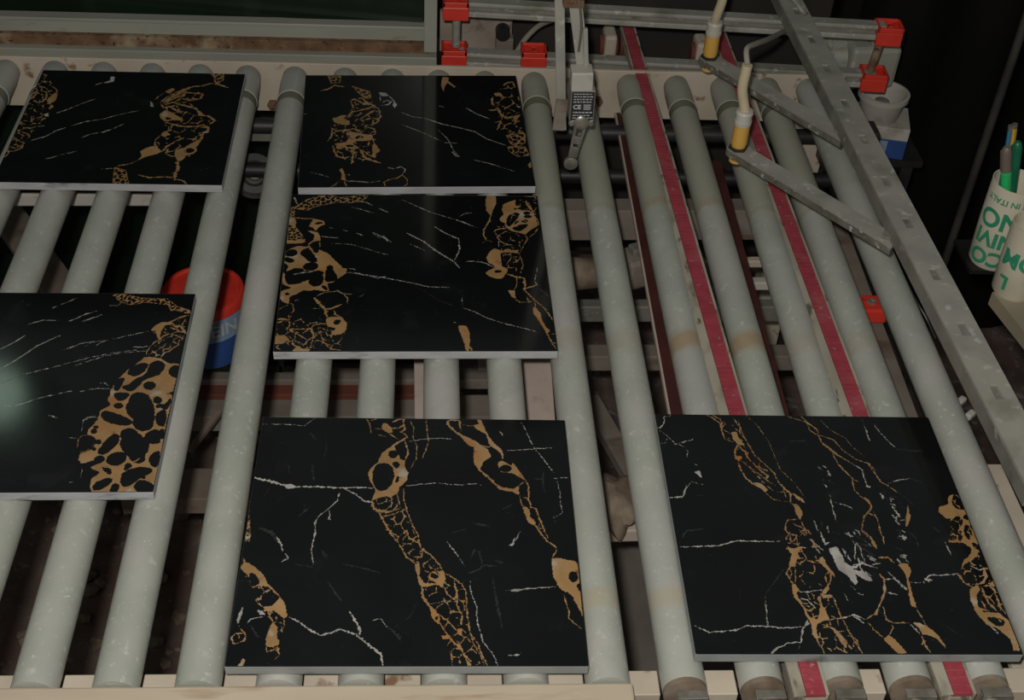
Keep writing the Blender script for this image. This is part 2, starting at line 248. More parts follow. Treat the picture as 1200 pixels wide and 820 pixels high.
# ------------------------------------------------------------------ marble tiles
VEINS = {
 'F': [
  ('g',12,[-507,1528,-463,1436,-449,1321]),
  ('g',14,[-458,1506,-394,1530]),
  ('B',0,[-335,1461,-295,1462,-236,1393,-226,1324,-282,1324,-340,1380]),
  ('g',19,[-291,1346,-175,1234]),
  ('g',22,[-239,1474,-184,1521,-119,1534,-117,1441,-164,1394,-228,1393]),
  ('g',19,[-154,1348,-97,1303,-72,1258]),
  ('g',18,[-117,1441,-99,1372,-146,1337]),
  ('g',10,[-401,1299,-288,1267]),
  ('g',8,[-404,1379,-340,1380]),
  ('g',23,[-72,1258,-173,1178,-250,1099]),
  ('g',17,[-103,1213,-59,1056,-88,924]),
  ('B',0,[-250,1110,-189,1166,-178,1055,-135,945,-88,924,-93,837,-52,762,-65,645,-140,560,-145,477,-190,456,-211,414,-258,445,-362,403,-406,372,-380,454,-367,516,-426,641,-454,747,-427,823,-360,899,-326,1031]),
  ('K',0,[-401,769,-382,855,-321,895,-242,868,-196,782,-197,665,-231,559,-306,502,-368,537,-404,663]),
  ('K',0,[-165,1015,-173,983,-196,963,-225,962,-250,982,-260,1014,-252,1047,-229,1067,-200,1068,-175,1048]),
  ('K',0,[-212,901,-165,912,-140,847,-170,815,-202,847]),
  ('K',0,[-196,1155,-110,1201,-75,1056,-112,946,-153,1011,-186,1077]),
  ('K',0,[-180,644,-152,718,-140,687,-164,623]),
  ('g',32,[-399,372,-372,270,-295,241,-198,242]),
  ('g',16,[-204,415,-207,292]),
  ('g',12,[-160,477,-117,293]),
  ('g',21,[-358,291,-293,171,-227,13,-142,-132]),
  ('g',18,[-206,252,-116,283]),
  ('g',14,[-278,181,-189,202,-130,242]),
  ('g',16,[-69,193,-111,93,-170,73]),
  ('g',9,[-237,72,-199,62]),
  ('g',9,[-250,13,-190,-6]),
  ('g',12,[-93,540,-90,416,-55,253,9,54,55,-43,72,-130]),
  ('g',14,[-50,14,-33,-83,12,-112,56,-63]),
  ('g',12,[-90,-131,-48,-44]),
  ('g',15,[2,15,26,-44]),
  ('g',8,[-62,1523,-11,1396,-16,1259,26,1124,22,947,-38,805]),
  ('g',10,[116,1526,126,1352,144,1193,99,1014,84,959]),
  ('w',10,[-47,1202,128,1243,288,1252,400,1237]),
  ('w',21,[-531,442,-467,371,-406,362]),
  ('w',11,[-79,578,74,604,259,627]),
  ('w',9,[259,617,444,598,630,620,676,589]),
  ('f',7,[12,667,59,604]),
  ('f',17,[381,-22,501,18]),
  ('f',21,[591,98,741,59]),
  ('w',35,[-1584,682,-1399,628,-1231,567]),
  ('w',21,[-1231,567,-1134,559,-923,562,-695,546,-533,557,-402,549]),
  ('W',0,[-1265,585,-1185,597,-1148,542,-1228,530]),
  ('w',17,[-661,524,-561,470,-475,383,-402,362]),
  ('w',13,[-715,479,-733,381,-806,282,-894,175,-927,90,-913,7,-928,-189]),
  ('w',9,[-806,272,-780,133,-807,176]),
  ('w',8,[-1576,1435,-1295,1432,-1132,1412,-1023,1542]),
  ('f',8,[-910,1286,-888,1095,-901,930]),
  ('f',8,[-1263,903,-1213,720]),
  ('f',18,[-1446,24,-1331,-38,-1258,-140,-1214,-190]),
  ('f',8,[-1443,429,-1406,539]),
  ('N',(29,7),[-1597,308,-1574,319,-1542,44,-1513,-141,-1559,-142]),
  ('f',27,[-1012,859,-979,655]),
  ('f',25,[-1064,1308,-1006,1212]),
  ('f',22,[-1084,173,-983,303]),
  ('g',16,[-150,-109,-86,-228,-46,-325,38,-402]),
  ('g',16,[55,-108,95,-227,187,-305,263,-420,293,-487]),
  ('g',16,[-29,-99,63,-148]),
  ('g',12,[110,-246,96,-324,21,-325]),
  ('B',0,[31,-412,75,-392,84,-478,78,-554,131,-639,249,-629,175,-592,159,-554,181,-459,150,-402,188,-449,263,-497,293,-478,323,-553,293,-685,249,-648,117,-676,79,-648,55,-517]),
  ('K',0,[166,-478,203,-459,263,-525,241,-582,204,-573,174,-535]),
  ('g',26,[102,-667,119,-796,171,-887,207,-941]),
  ('B',0,[178,-896,222,-923,266,-1012,273,-1092,223,-1065,194,-994]),
  ('K',0,[223,-1012,251,-1012,244,-1057]),
  ('g',13,[266,-1065,324,-1188,395,-1292,465,-1377,506,-1479]),
  ('g',11,[251,-977,338,-1048,438,-1188]),
  ('B',0,[281,-1223,352,-1206,366,-1240,303,-1258]),
  ('B',0,[424,-1144,474,-1136,466,-1214,438,-1206]),
  ('g',11,[474,-1153,502,-1188]),
  ('g',14,[352,-1394,395,-1352,451,-1360,423,-1275]),
  ('g',11,[373,-1377,380,-1545]),
  ('g',9,[395,-1275,402,-1343]),
  ('B',0,[506,-1470,534,-1495,554,-1559,512,-1559]),
  ('g',8,[437,-1275,479,-1411]),
  ('g',13,[293,-497,397,-572,471,-647,507,-740,512,-940,538,-1188,607,-1309,647,-1445,694,-1554]),
  ('g',16,[397,-591,426,-758,425,-886,468,-994,460,-1109]),
  ('g',12,[293,-647,338,-759,425,-850]),
  ('w',8,[192,-869,323,-832,425,-850]),
  ('g',9,[538,-1188,565,-1292,619,-1411,666,-1546]),
  ('w',9,[330,-136,413,-264,502,-438]),
  ('w',11,[545,-609,551,-739,600,-886,604,-1065,650,-1275,732,-1411,778,-1529]),
  ('w',14,[982,-82,948,-162]),
  ('W',0,[917,-173,971,-152,955,-186]),
  ('f',21,[790,-360,864,-398]),
  ('f',15,[531,-515,621,-476,668,-418,788,-427]),
  ('f',17,[548,-342,595,-234,640,-263,660,-399]),
  ('w',12,[869,-711,972,-720,1086,-692]),
  ('w',17,[866,-1428,979,-1420]),
  ('f',19,[979,-1420,981,-1386]),
  ('f',6,[-147,-1136,-64,-1057,7,-1013,34,-923,90,-814]),
  ('f',19,[-131,-1188,-73,-1258]),
  ('f',6,[63,-959,106,-923]),
  ('w',11,[403,-1012,432,-1030]),
  ('f',20,[754,-571,790,-885,826,-1135]),
  ('g',21,[332,1499,375,1524,462,1513,470,1389]),
  ('g',25,[332,1499,358,1425,426,1340,512,1268]),
  ('g',10,[470,1463,478,1353]),
  ('g',11,[496,1451,600,1436]),
  ('B',0,[645,1541,688,1529,720,1405,769,1271,818,1175,892,1092,907,1009,896,950,874,1056,766,1162,736,1319,651,1380,600,1441,661,1466]),
  ('B',0,[443,1328,546,1268,647,1197,681,1149,748,1102,779,996,693,913,666,808,706,751,657,785,601,912,603,1077,612,1124,545,1159]),
  ('g',12,[664,1161,748,1126,800,1163]),
  ('B',0,[845,915,896,938,978,869,996,916,1043,824,1120,664,1071,698,991,766,874,776,851,845]),
  ('K',0,[983,828,970,799,940,781,902,781,873,798,862,826,875,855,905,873,943,874,972,856]),
  ('g',24,[666,797,755,694,835,582,949,539]),
  ('B',0,[819,593,868,571,982,550,1042,596,1045,462,965,516,850,538]),
  ('g',14,[1042,596,1120,664]),
  ('g',17,[1120,676,1141,574,1133,418,1153,309,1200,287,1233,137,1293,-84]),
  ('g',11,[1045,462,1064,341,1135,276]),
  ('g',10,[1077,440,1141,418]),
  ('B',0,[1063,319,1135,276,1138,179,1192,115,1173,73,1111,115,1084,243]),
  ('g',16,[1174,94,1232,-32,1290,-125,1351,-176,1371,-227]),
  ('g',13,[1204,52,1259,31]),
  ('g',11,[1223,94,1203,31]),
  ('w',8,[1105,1498,1152,1374,1181,1252,1226,1120,1334,920,1409,759]),
  ('w',10,[934,1081,1105,1095,1243,1113,1406,1127]),
  ('w',12,[1405,701,1540,710]),
  ('w',8,[1422,702,1451,510,1443,377,1458,235,1365,176]),
  ('f',20,[1205,699,1287,677]),
  ('f',16,[1302,792,1286,666,1294,508]),
  ('w',19,[875,1370,907,1297]),
  ('f',19,[875,285,975,351]),
  ('w',9,[1034,-2,972,-138]),
  ('w',18,[924,-179,972,-148]),
  ('B',0,[1312,-342,1372,-325,1556,-375,1566,-595,1556,-890,1559,-1017,1528,-922,1474,-760,1374,-695,1317,-563]),
  ('K',0,[1548,-552,1537,-587,1514,-609,1488,-609,1469,-587,1463,-552,1474,-516,1497,-494,1523,-494,1542,-516]),
  ('K',0,[1522,-645,1576,-628,1566,-760]),
  ('g',18,[1370,-228,1317,-342]),
  ('g',12,[1397,-744,1435,-954,1429,-1033,1536,-1142]),
  ('w',15,[902,-713,1034,-696,1323,-669]),
  ('w',22,[-597,-1150,-469,-1205,-339,-1326,-237,-1416,-220,-1534]),
  ('w',28,[-533,-957,-435,-1144,-432,-1205]),
  ('w',11,[-327,-1051,-252,-1035,-198,-1128]),
  ('f',17,[-198,-1113,-69,-1235]),
  ('f',12,[-644,-403,-405,-469,-272,-519]),
  ('N',(34,8),[-1601,222,-1564,223,-1510,-91,-1548,-150]),
  ('B',0,[-1572,-461,-1528,-393,-1473,-415,-1395,-483,-1335,-550,-1289,-661,-1357,-672,-1385,-573,-1445,-506,-1493,-540]),
  ('g',16,[-1551,-347,-1527,-404]),
  ('g',18,[-1373,-683,-1289,-661,-1172,-792]),
  ('g',12,[-1374,-672,-1362,-705]),
  ('B',0,[-1172,-792,-1113,-878,-1084,-1006,-1115,-1027,-1209,-942,-1257,-964,-1315,-900,-1230,-900,-1185,-835]),
  ('g',10,[-1372,-846,-1375,-825,-1343,-803]),
  ('g',12,[-1372,-846,-1315,-900]),
  ('g',17,[-1257,-964,-1204,-1069]),
  ('g',11,[-1115,-1027,-1099,-1111,-1135,-1173]),
  ('B',0,[-1204,-1069,-1156,-1131,-1154,-1234,-1125,-1275,-1137,-1326,-1218,-1336,-1245,-1316,-1242,-1193]),
  ('g',9,[-1236,-1326,-1220,-1396,-1136,-1336,-1114,-1416,-1154,-1476]),
  ('g',13,[-1502,-1111,-1423,-1214,-1432,-1275,-1520,-1306,-1545,-1234,-1517,-1193,-1442,-1193]),
  ('g',11,[-1492,-1193,-1476,-1255]),
  ('B',0,[-1467,-1535,-1431,-1495,-1419,-1456,-1400,-1476,-1410,-1535]),
  ('W',0,[-1518,-1080,-1517,-985,-1485,-900,-1484,-985,-1505,-1090]),
  ('W',0,[-1362,-938,-1310,-947,-1279,-995,-1322,-995]),
  ('w',11,[-1430,-1080,-1401,-1038,-1270,-1006]),
  ('w',19,[-1066,-1016,-976,-1069,-867,-1162,-779,-1214]),
  ('w',24,[-779,-1214,-697,-1193,-598,-1141]),
  ('f',21,[-1434,29,-1338,-18,-1280,-66]),
  ('w',19,[-1278,-77,-1214,-183,-1197,-265]),
  ('w',16,[-1169,-288,-1137,-345,-1194,-387]),
  ('w',13,[-869,228,-924,105,-912,-39,-933,-228,-899,-435]),
  ('f',10,[-1069,-414,-898,-447]),
  ('w',15,[-795,229,-798,131]),
  ('f',10,[-1572,-607,-1441,-617]),
  ('f',13,[-1393,-1111,-1331,-1214,-1286,-1245]),
  ('f',14,[-754,-615,-676,-747,-617,-834]),
  ('f',29,[-834,-251,-774,-343]),
  ('M',(96,10),[-378,413,-122,477,-54,213,71,-121,-149,-132,-294,191]),
  ('M',(112,10),[-150,-109,63,-108,293,-487,485,-665,512,-940,538,-1188,645,-1529,380,-1553,266,-1065,102,-667,30,-402]),
  ('M',(107,10),[-1572,-461,-1289,-661,-1084,-1006,-1097,-1131,-1111,-1416,-1231,-1376,-1248,-1048,-1373,-836]),
 ],
 'R': [
  ('w',14,[-1380,1501,-1403,1382,-1453,1311,-1484,1333]),
  ('w',10,[-1391,1477,-1303,1514]),
  ('w',10,[-1464,1287,-1392,1207,-1318,1082,-1120,1154]),
  ('w',8,[-1472,1091,-1422,1099,-1387,1184]),
  ('w',6,[-1317,1093,-1218,1038,-1203,970,-1232,880]),
  ('W',0,[-1179,683,-1118,716,-1112,597,-1146,640]),
  ('w',23,[-1162,804,-1141,782]),
  ('w',7,[-1236,563,-1177,532,-1109,511]),
  ('w',11,[-1487,331,-1354,335,-1316,382,-1300,445,-1239,542]),
  ('f',7,[-1416,-178,-1394,-129,-1328,-89,-1189,-77]),
  ('f',7,[-1217,366,-1116,359]),
  ('f',20,[-127,1135,-33,1148,58,1149]),
  ('g',18,[-933,1528,-872,1486,-795,1392,-801,1298,-789,1170]),
  ('g',12,[-867,1522,-792,1463,-774,1369]),
  ('g',8,[-798,1321,-711,1241]),
  ('B',0,[-707,1265,-647,1277,-638,1184,-592,1070,-656,1081,-700,1160]),
  ('g',8,[-791,1159,-683,1115]),
  ('g',20,[-664,1081,-710,1000,-721,888,-688,844]),
  ('B',0,[-717,910,-666,922,-648,889,-702,855]),
  ('g',17,[-666,1069,-608,979,-591,890,-541,801,-505,736,-428,628]),
  ('g',23,[-604,1002,-591,890]),
  ('g',19,[-700,821,-699,733,-657,603,-592,518,-492,455]),
  ('B',0,[-602,550,-524,540,-469,455,-500,412,-548,497]),
  ('g',11,[-670,855,-598,756,-517,670,-441,563,-373,499]),
  ('g',12,[-641,1466,-602,1348,-610,1254,-563,1139,-517,936,-428,803,-356,672,-339,553]),
  ('g',8,[-601,1455,-589,1278,-555,1094]),
  ('g',19,[-344,564,-286,457,-243,394,-272,289]),
  ('g',23,[-424,649,-458,595]),
  ('B',0,[-230,416,-137,332,-126,270,-200,332]),
  ('g',7,[-500,412,-439,318,-287,289]),
  ('B',0,[-248,247,-190,227,-175,145,-220,43,-242,124]),
  ('g',6,[-498,1516,-418,1399,-332,1143,-301,871,-283,717,-184,566,-105,333]),
  ('g',14,[-220,43,-195,-58,-197,-138]),
  ('g',11,[-272,289,-235,237]),
  ('g',13,[-335,52,-376,1,-392,-80,-357,-139,-296,-139]),
  ('g',11,[-335,52,-224,63]),
  ('g',13,[-298,1,-185,-78]),
  ('g',12,[-62,1519,108,1443,192,1362,233,1280,200,1244,140,1314,140,1396]),
  ('g',12,[86,1539,139,1432,238,1303]),
  ('g',18,[217,1245,236,1106,338,971,471,838]),
  ('w',14,[471,838,564,750,559,597,570,511]),
  ('g',12,[233,1245,366,1166,431,1017,534,895,649,829,684,708,716,577,793,503,854,428]),
  ('g',10,[652,840,706,730]),
  ('B',0,[230,1152,343,993,391,915,322,970]),
  ('g',13,[308,982,335,814,435,617,415,466,469,360,533,298,536,214,481,152]),
  ('g',10,[446,595,495,564]),
  ('B',0,[488,371,539,319,534,235,510,298]),
  ('g',13,[481,152,440,110,391,8,364,-73,404,-162]),
  ('g',9,[531,194,555,71,546,-151]),
  ('g',15,[481,152,534,111]),
  ('W',0,[538,510,603,511,588,485]),
  ('B',0,[918,281,900,156,905,115,824,-38,816,-8,852,94]),
  ('f',19,[742,1550,750,1371]),
  ('w',18,[750,1371,748,1160]),
  ('w',10,[855,1420,895,1279,960,1140,1016,1038]),
  ('f',16,[1019,1049,1177,1017,1280,1030]),
  ('w',12,[791,556,916,601,1036,625]),
  ('f',14,[1036,625,1165,561]),
  ('g',6,[285,1482,367,1317,505,1191,542,1065,641,930]),
  ('C',(4,19),[124,744,173,745,112,689]),
  ('C',(3,15),[212,701,253,702,200,647]),
  ('C',(4,23),[156,559,204,560,149,527]),
  ('C',(5,19),[701,395,733,395,688,342]),
  ('C',(9,15),[772,301,852,301,750,217]),
  ('C',(8,18),[739,113,802,114,723,52]),
  ('C',(7,16),[748,-89,794,-89,732,-149]),
  ('w',13,[152,399,137,189,139,26]),
  ('w',9,[168,294,312,233,342,192]),
  ('C',(7,13),[-17,24,76,25,-44,-97]),
  ('C',(5,14),[292,-114,385,-113,280,-163]),
  ('f',11,[823,492,938,323,969,261]),
  ('g',13,[-404,-71,-375,-122,-310,-152]),
  ('g',15,[-365,-153,-366,-234,-330,-213,-292,-142]),
  ('g',15,[-302,-152,-311,-274]),
  ('g',18,[-241,-90,-175,-79,-154,-130]),
  ('g',13,[-151,-192,-153,-273,-112,-373]),
  ('w',16,[-167,-192,-110,-293,-72,-332]),
  ('B',0,[-415,-285,-382,-315,-250,-284,-307,-334,-331,-374,-326,-424,-281,-434,-353,-444,-387,-533,-451,-543,-426,-454,-378,-375,-417,-335]),
  ('g',14,[-443,-543,-488,-611,-463,-716,-449,-764]),
  ('g',12,[-391,-552,-426,-726]),
  ('B',0,[-461,-745,-430,-745,-408,-820,-446,-858,-401,-1007,-379,-1116,-312,-1152,-289,-1116,-246,-987,-256,-895,-222,-876,-231,-987,-206,-1079,-193,-1152,-288,-1179,-331,-1206,-347,-1313,-351,-1401,-347,-1479,-362,-1383,-391,-1313,-376,-1206,-405,-1098,-416,-1007,-480,-877]),
  ('g',18,[-165,-472,-95,-511,-55,-608,-92,-705,-144,-800]),
  ('B',0,[-133,-432,-97,-412,-80,-511,-38,-598,-37,-666,-71,-608,-127,-511]),
  ('g',11,[-283,-443,-214,-482,-138,-492]),
  ('w',15,[-411,-839,-335,-835,-192,-810]),
  ('B',0,[-198,-838,-116,-743,-121,-800,-172,-857]),
  ('B',0,[-220,-866,-144,-866,-104,-894,-200,-913]),
  ('g',13,[-104,-894,-93,-1042,-60,-1223,-24,-1383,16,-1522]),
  ('B',0,[-209,-1224,-158,-1259,-87,-1400,-118,-1470,-142,-1418]),
  ('g',10,[-292,-1197,-198,-1241]),
  ('g',10,[-70,-1330,-5,-1365,16,-1522]),
  ('g',10,[-344,-1401,-323,-1540]),
  ('g',10,[-132,-1435,-141,-1505]),
  ('g',12,[-208,-1152,-194,-1224]),
  ('w',15,[-412,-914,-355,-932,-299,-1024]),
  ('w',14,[-397,-988,-341,-1006]),
  ('g',10,[-351,-839,-325,-932]),
  ('g',15,[-311,-1006,-352,-1061,-405,-1025]),
  ('W',0,[-20,-312,66,-281,92,-371,101,-470,171,-568,169,-703,140,-761,91,-646,16,-569,4,-451]),
  ('W',0,[156,-568,260,-587,324,-702,262,-703,173,-626]),
  ('w',18,[176,-548,252,-489,394,-547]),
  ('w',13,[195,-470,268,-229,296,-309,283,-429]),
  ('w',26,[-54,-109,-38,-252,14,-231]),
  ('C',(14,16),[155,-371,344,-369,113,-549]),
  ('C',(8,14),[258,-528,383,-527,235,-626]),
  ('C',(6,10),[59,-780,151,-780,32,-893]),
  ('w',22,[151,-391,163,-470]),
  ('w',23,[345,-429,398,-468]),
  ('C',(8,13),[272,-147,400,-146,252,-229]),
  ('w',15,[-934,-1226,-816,-1226,-643,-1246,-448,-1233]),
  ('w',15,[-405,-1170,-469,-1260,-513,-1401,-632,-1410,-745,-1471,-833,-1549]),
  ('W',0,[-446,-1224,-402,-1152,-391,-1206]),
  ('w',6,[-513,-1401,-578,-1540]),
  ('w',7,[-787,-1225,-761,-1045,-759,-916]),
  ('f',10,[-759,-916,-674,-784,-511,-572]),
  ('w',9,[-757,-221,-474,-225]),
  ('w',15,[-193,-1152,-37,-1124,45,-1096,136,-1150]),
  ('w',17,[40,-1114,113,-1187]),
  ('w',10,[11,-856,24,-931]),
  ('w',14,[398,-835,527,-868]),
  ('w',16,[437,-682,531,-678,605,-806]),
  ('w',16,[491,-595,566,-720,620,-805]),
  ('g',24,[154,-1141,242,-1086,314,-985,403,-816,429,-682,405,-625]),
  ('g',14,[339,-1003,332,-1150,382,-1186,532,-1185]),
  ('g',10,[136,-1150,184,-1258,261,-1364]),
  ('B',0,[246,-1364,317,-1320,370,-1399,427,-1518,338,-1521,287,-1434]),
  ('g',12,[317,-1320,368,-1240,362,-1204]),
  ('g',19,[356,-64,429,-156,454,-308]),
  ('B',0,[421,-156,459,-227,452,-318,422,-248]),
  ('g',13,[533,-62,554,-165,539,-257]),
  ('g',22,[442,-418,537,-418,576,-477]),
  ('C',(9,18),[676,-367,732,-366,655,-447]),
  ('C',(5,17),[726,-122,766,-122,709,-184]),
  ('B',0,[610,-496,707,-486,719,-584,667,-662,662,-739,653,-853,638,-1020,602,-984,638,-739,654,-623]),
  ('g',10,[646,-739,648,-1039,687,-1221]),
  ('B',0,[562,-1185,637,-1185,707,-1257,687,-1328,617,-1310,607,-1239]),
  ('g',21,[612,-1328,607,-1399,636,-1503]),
  ('g',18,[627,-1381,585,-1425]),
  ('w',13,[542,-1203,602,-1310]),
  ('C',(5,14),[843,-670,890,-670,832,-709]),
  ('w',9,[667,-719,768,-719]),
  ('f',11,[817,-80,875,-162,873,-285]),
  ('B',0,[1222,239,1329,269,1363,384,1427,414,1370,298,1388,212,1493,199,1502,142,1428,57,1497,72,1510,-25,1488,-163,1465,-271,1454,-338,1402,-405,1333,-458,1272,-485,1203,-576,1263,-446,1343,-392,1393,-299,1339,-232,1278,-224,1183,-225,1234,-124,1300,-82,1366,-41,1303,0,1350,85,1253,84,1201,168]),
  ('K',0,[1384,269,1465,356,1502,299,1454,213,1404,226]),
  ('K',0,[1406,43,1385,2,1353,-23,1324,-24,1308,1,1311,42,1333,84,1364,109,1394,110,1410,84]),
  ('K',0,[1411,1,1458,2,1446,-163,1384,-191,1381,-95]),
  ('K',0,[1281,-165,1268,-184,1245,-196,1222,-196,1206,-184,1205,-165,1218,-146,1240,-134,1264,-134,1280,-145]),
  ('K',0,[1351,-96,1338,-115,1315,-127,1291,-127,1276,-116,1274,-96,1287,-77,1310,-65,1334,-64,1350,-76]),
  ('K',0,[1458,2,1499,-25,1488,-108]),
  ('K',0,[1493,100,1481,80,1462,68,1443,68,1432,80,1432,99,1444,119,1463,132,1482,132,1493,120]),
  ('K',0,[1410,-223,1463,-244,1469,-325,1425,-298]),
  ('K',0,[1304,-137,1351,-123,1335,-191,1294,-205]),
  ('g',13,[1445,400,1517,314]),
  ('g',24,[1160,-615,1191,-718,1257,-768]),
  ('w',14,[1306,-511,1384,-562,1475,-536]),
  ('g',24,[1433,-536,1432,-639,1376,-716,1286,-742]),
  ('B',0,[1413,-729,1488,-690,1512,-741,1442,-767]),
  ('B',0,[1218,-793,1306,-742,1321,-793,1256,-868,1238,-992,1265,-1065,1406,-1065,1475,-1161,1491,-1233,1507,-1304,1463,-1491,1404,-1491,1423,-1375,1331,-1234,1259,-1210,1197,-1090,1186,-918]),
  ('K',0,[1270,-1114,1366,-1126,1445,-1161,1371,-1234,1307,-1186]),
  ('g',23,[1339,-767,1345,-942,1394,-1040]),
  ('g',19,[1452,-767,1446,-942,1434,-1040]),
  ('g',19,[1364,-755,1467,-754]),
  ('w',17,[831,-681,887,-630,1032,-629,1161,-610]),
  ('w',15,[1152,-220,1164,-394]),
  ('f',9,[837,-1188,996,-1353]),
  ('W',0,[1411,-1233,1475,-1161,1463,-1257]),
  ('w',27,[1285,-1222,1328,-1305]),
  ('f',18,[957,-1033,979,-1047]),
  ('f',15,[1091,-29,1135,-98]),
  ('B',0,[602,-1212,681,-1212,753,-1306,798,-1423,788,-1469,740,-1353,635,-1307]),
  ('M',(163,10),[-926,1518,-758,1464,-594,1348,-456,825,-339,553,-114,291,-204,-138,-357,-139,-235,83,-500,412,-702,711,-718,1000,-801,1298]),
  ('M',(124,10),[-404,-71,-145,-89,-55,-608,-104,-894,16,-1522,-349,-1522,-405,-1098,-488,-611]),
  ('M',(110,14),[1363,384,1513,299,1458,-325,1500,-587,1511,-991,1511,-1233,1351,-1234,1207,-992,1237,-768,1188,-589,1382,-299,1211,-165]),
  ('w',14,[-1457,-1222,-1320,-1296,-1083,-1271,-963,-1220,-927,-1229]),
  ('w',15,[-1469,-304,-1075,-284,-907,-222,-486,-229]),
  ('f',12,[-1462,-254,-1363,-99,-1200,-74]),
  ('w',8,[-777,-1220,-742,-898]),
  ('w',13,[-1492,333,-1341,349,-1276,526]),
 ],
 'B1': [
  ('N',(87,25),[-1214,1432,-1029,1433,-1037,1245,-1159,1224]),
  ('g',30,[-1306,1008,-1196,1061,-1117,1163,-1056,1143,-974,1122]),
  ('N',(85,24),[-863,1143,-710,1041,-618,1001,-589,800,-669,800,-750,920]),
  ('g',36,[-870,740,-830,780,-750,700,-689,621,-629,661]),
  ('g',24,[-880,720,-828,485]),
  ('g',27,[-709,780,-629,661,-530,582]),
  ('W',0,[-486,961,-385,961,-336,860,-447,860]),
  ('w',18,[-467,880,-458,720]),
  ('w',27,[-336,860,-267,720,-250,562]),
  ('w',21,[-429,681,-368,740,-308,700,-349,621,-450,602]),
  ('W',0,[-267,720,-229,621,-261,523,-290,582]),
  ('g',26,[-926,292,-848,426,-689,484,-570,562,-490,523]),
  ('g',41,[-690,292,-590,407,-550,465]),
  ('g',32,[-490,523,-463,291,-513,139,-612,64]),
  ('g',29,[-571,253,-473,215]),
  ('g',17,[-670,330,-749,216]),
  ('B',0,[-1131,254,-1063,273,-1005,331,-926,330,-984,235,-886,178,-904,65,-1041,103,-1100,141]),
  ('g',25,[-1136,-9,-1077,-83,-942,-65,-845,-29,-709,-85]),
  ('g',25,[-1126,-46,-1132,-230,-1178,-339]),
  ('g',20,[-680,-29,-631,8,-553,-30,-535,-159,-593,-196]),
  ('B',0,[-941,-121,-864,-103,-709,-159,-574,-196,-574,-306,-671,-342,-805,-341,-843,-413,-747,-521,-842,-556,-1071,-448,-1050,-555,-956,-520,-1110,-411,-939,-376,-901,-268]),
  ('K',0,[-921,-231,-883,-176,-882,-268]),
  ('K',0,[-824,-286,-767,-195,-690,-232,-728,-305]),
  ('K',0,[-957,-466,-881,-431,-823,-467,-880,-502]),
  ('g',32,[-1097,-572,-1048,-731,-953,-767,-878,-732]),
  ('g',24,[-861,-556,-841,-697,-858,-906]),
  ('g',33,[-1109,-465,-1078,-625]),
  ('g',43,[-747,-557,-690,-734,-596,-822,-484,-892]),
  ('B',0,[-556,-378,-518,-487,-471,-594,-538,-664,-539,-770,-596,-734,-576,-629,-585,-522]),
  ('g',22,[-596,-734,-671,-628,-728,-557]),
  ('g',19,[-574,-269,-556,-415]),
  ('g',19,[-803,-768,-794,-663]),
  ('B',0,[-1015,-1042,-979,-1008,-950,-1110,-930,-1245,-929,-1312,-994,-1278,-976,-1178]),
  ('g',20,[-1002,-1311,-1074,-1409,-1128,-1458]),
  ('g',20,[-947,-1312,-918,-1444]),
  ('w',16,[-912,-1161,-875,-1179]),
  ('w',21,[-929,-1312,-745,-1330,-617,-1355]),
  ('w',10,[-617,-1355,-469,-1310]),
  ('w',13,[-410,-996,-298,-1031,-204,-981,-149,-1050,-189,-1168]),
  ('g',16,[-189,-1168,-265,-1252,-358,-1284,-433,-1350,-425,-1450]),
  ('g',13,[-189,-1185,-136,-1287,-129,-1387,-177,-1452]),
  ('w',20,[141,252,238,194,349,118]),
  ('w',12,[-173,406,-17,290,141,252]),
  ('w',14,[-180,82,31,-69,296,-292]),
  ('w',14,[-1536,370,-1477,362]),
  ('w',8,[-1411,-1089,-1095,-1243]),
  ('f',19,[-1499,-693,-1423,-728]),
  ('f',12,[-157,1124,-17,1002]),
  ('B',0,[450,1418,543,1397,527,1292,633,1126,611,1093,515,1250,468,1126,450,982,418,1167]),
  ('w',20,[177,232,293,155,389,90,602,3,832,-111,977,-296,1228,-462]),
  ('w',18,[752,522,883,365,1055,230]),
  ('w',11,[323,-53,448,-312,511,-602,580,-744]),
  ('w',14,[387,-385,560,-404]),
  ('w',22,[491,-620,533,-726,580,-744]),
  ('w',16,[767,-823,952,-905,1116,-1001]),
  ('w',8,[1116,-1001,1297,-1116]),
  ('w',15,[352,601,430,550]),
  ('w',8,[162,-182,368,-366]),
  ('g',31,[1332,1170,1369,1232,1467,1274,1491,1191]),
  ('g',19,[1467,1274,1496,1128,1430,1087]),
  ('B',0,[1169,943,1274,963,1302,801,1245,861,1183,861]),
  ('B',0,[1114,760,1153,861,1139,680,1162,581,1114,621]),
  ('g',41,[1073,474,1153,463,1198,522,1224,345,1297,249,1421,287]),
  ('g',18,[1307,365,1371,404]),
  ('B',0,[1393,306,1507,345,1458,248,1403,76]),
  ('w',36,[1468,581,1525,541]),
  ('g',29,[1127,134,1211,172,1181,58,1143,-56]),
  ('g',18,[1211,172,1240,287]),
  ('N',(102,20),[1259,-205,1420,-169,1451,-57,1519,-169,1499,-391,1391,-499,1299,-426]),
  ('N',(110,19),[1254,-499,1488,-500,1526,-716,1368,-750,1263,-625]),
  ('B',0,[1484,-945,1530,-875,1537,-997,1495,-1032]),
  ('g',24,[1512,841,1521,720]),
  ('g',14,[1285,-131,1378,-206]),
  ('M',(147,20),[-870,760,-710,1001,-608,920,-510,562,-463,291,-553,64,-535,-159,-471,-594,-539,-805,-858,-906,-1048,-731,-1129,-411,-1136,-46,-1121,254,-888,446]),
  ('M',(192,17),[1336,1211,1488,1274,1512,841,1506,326,1519,-169,1526,-716,1537,-997,1480,-786,1300,-643,1256,-242,1156,-18,1175,482,1108,680,1168,922]),
 ],
 'B2': [
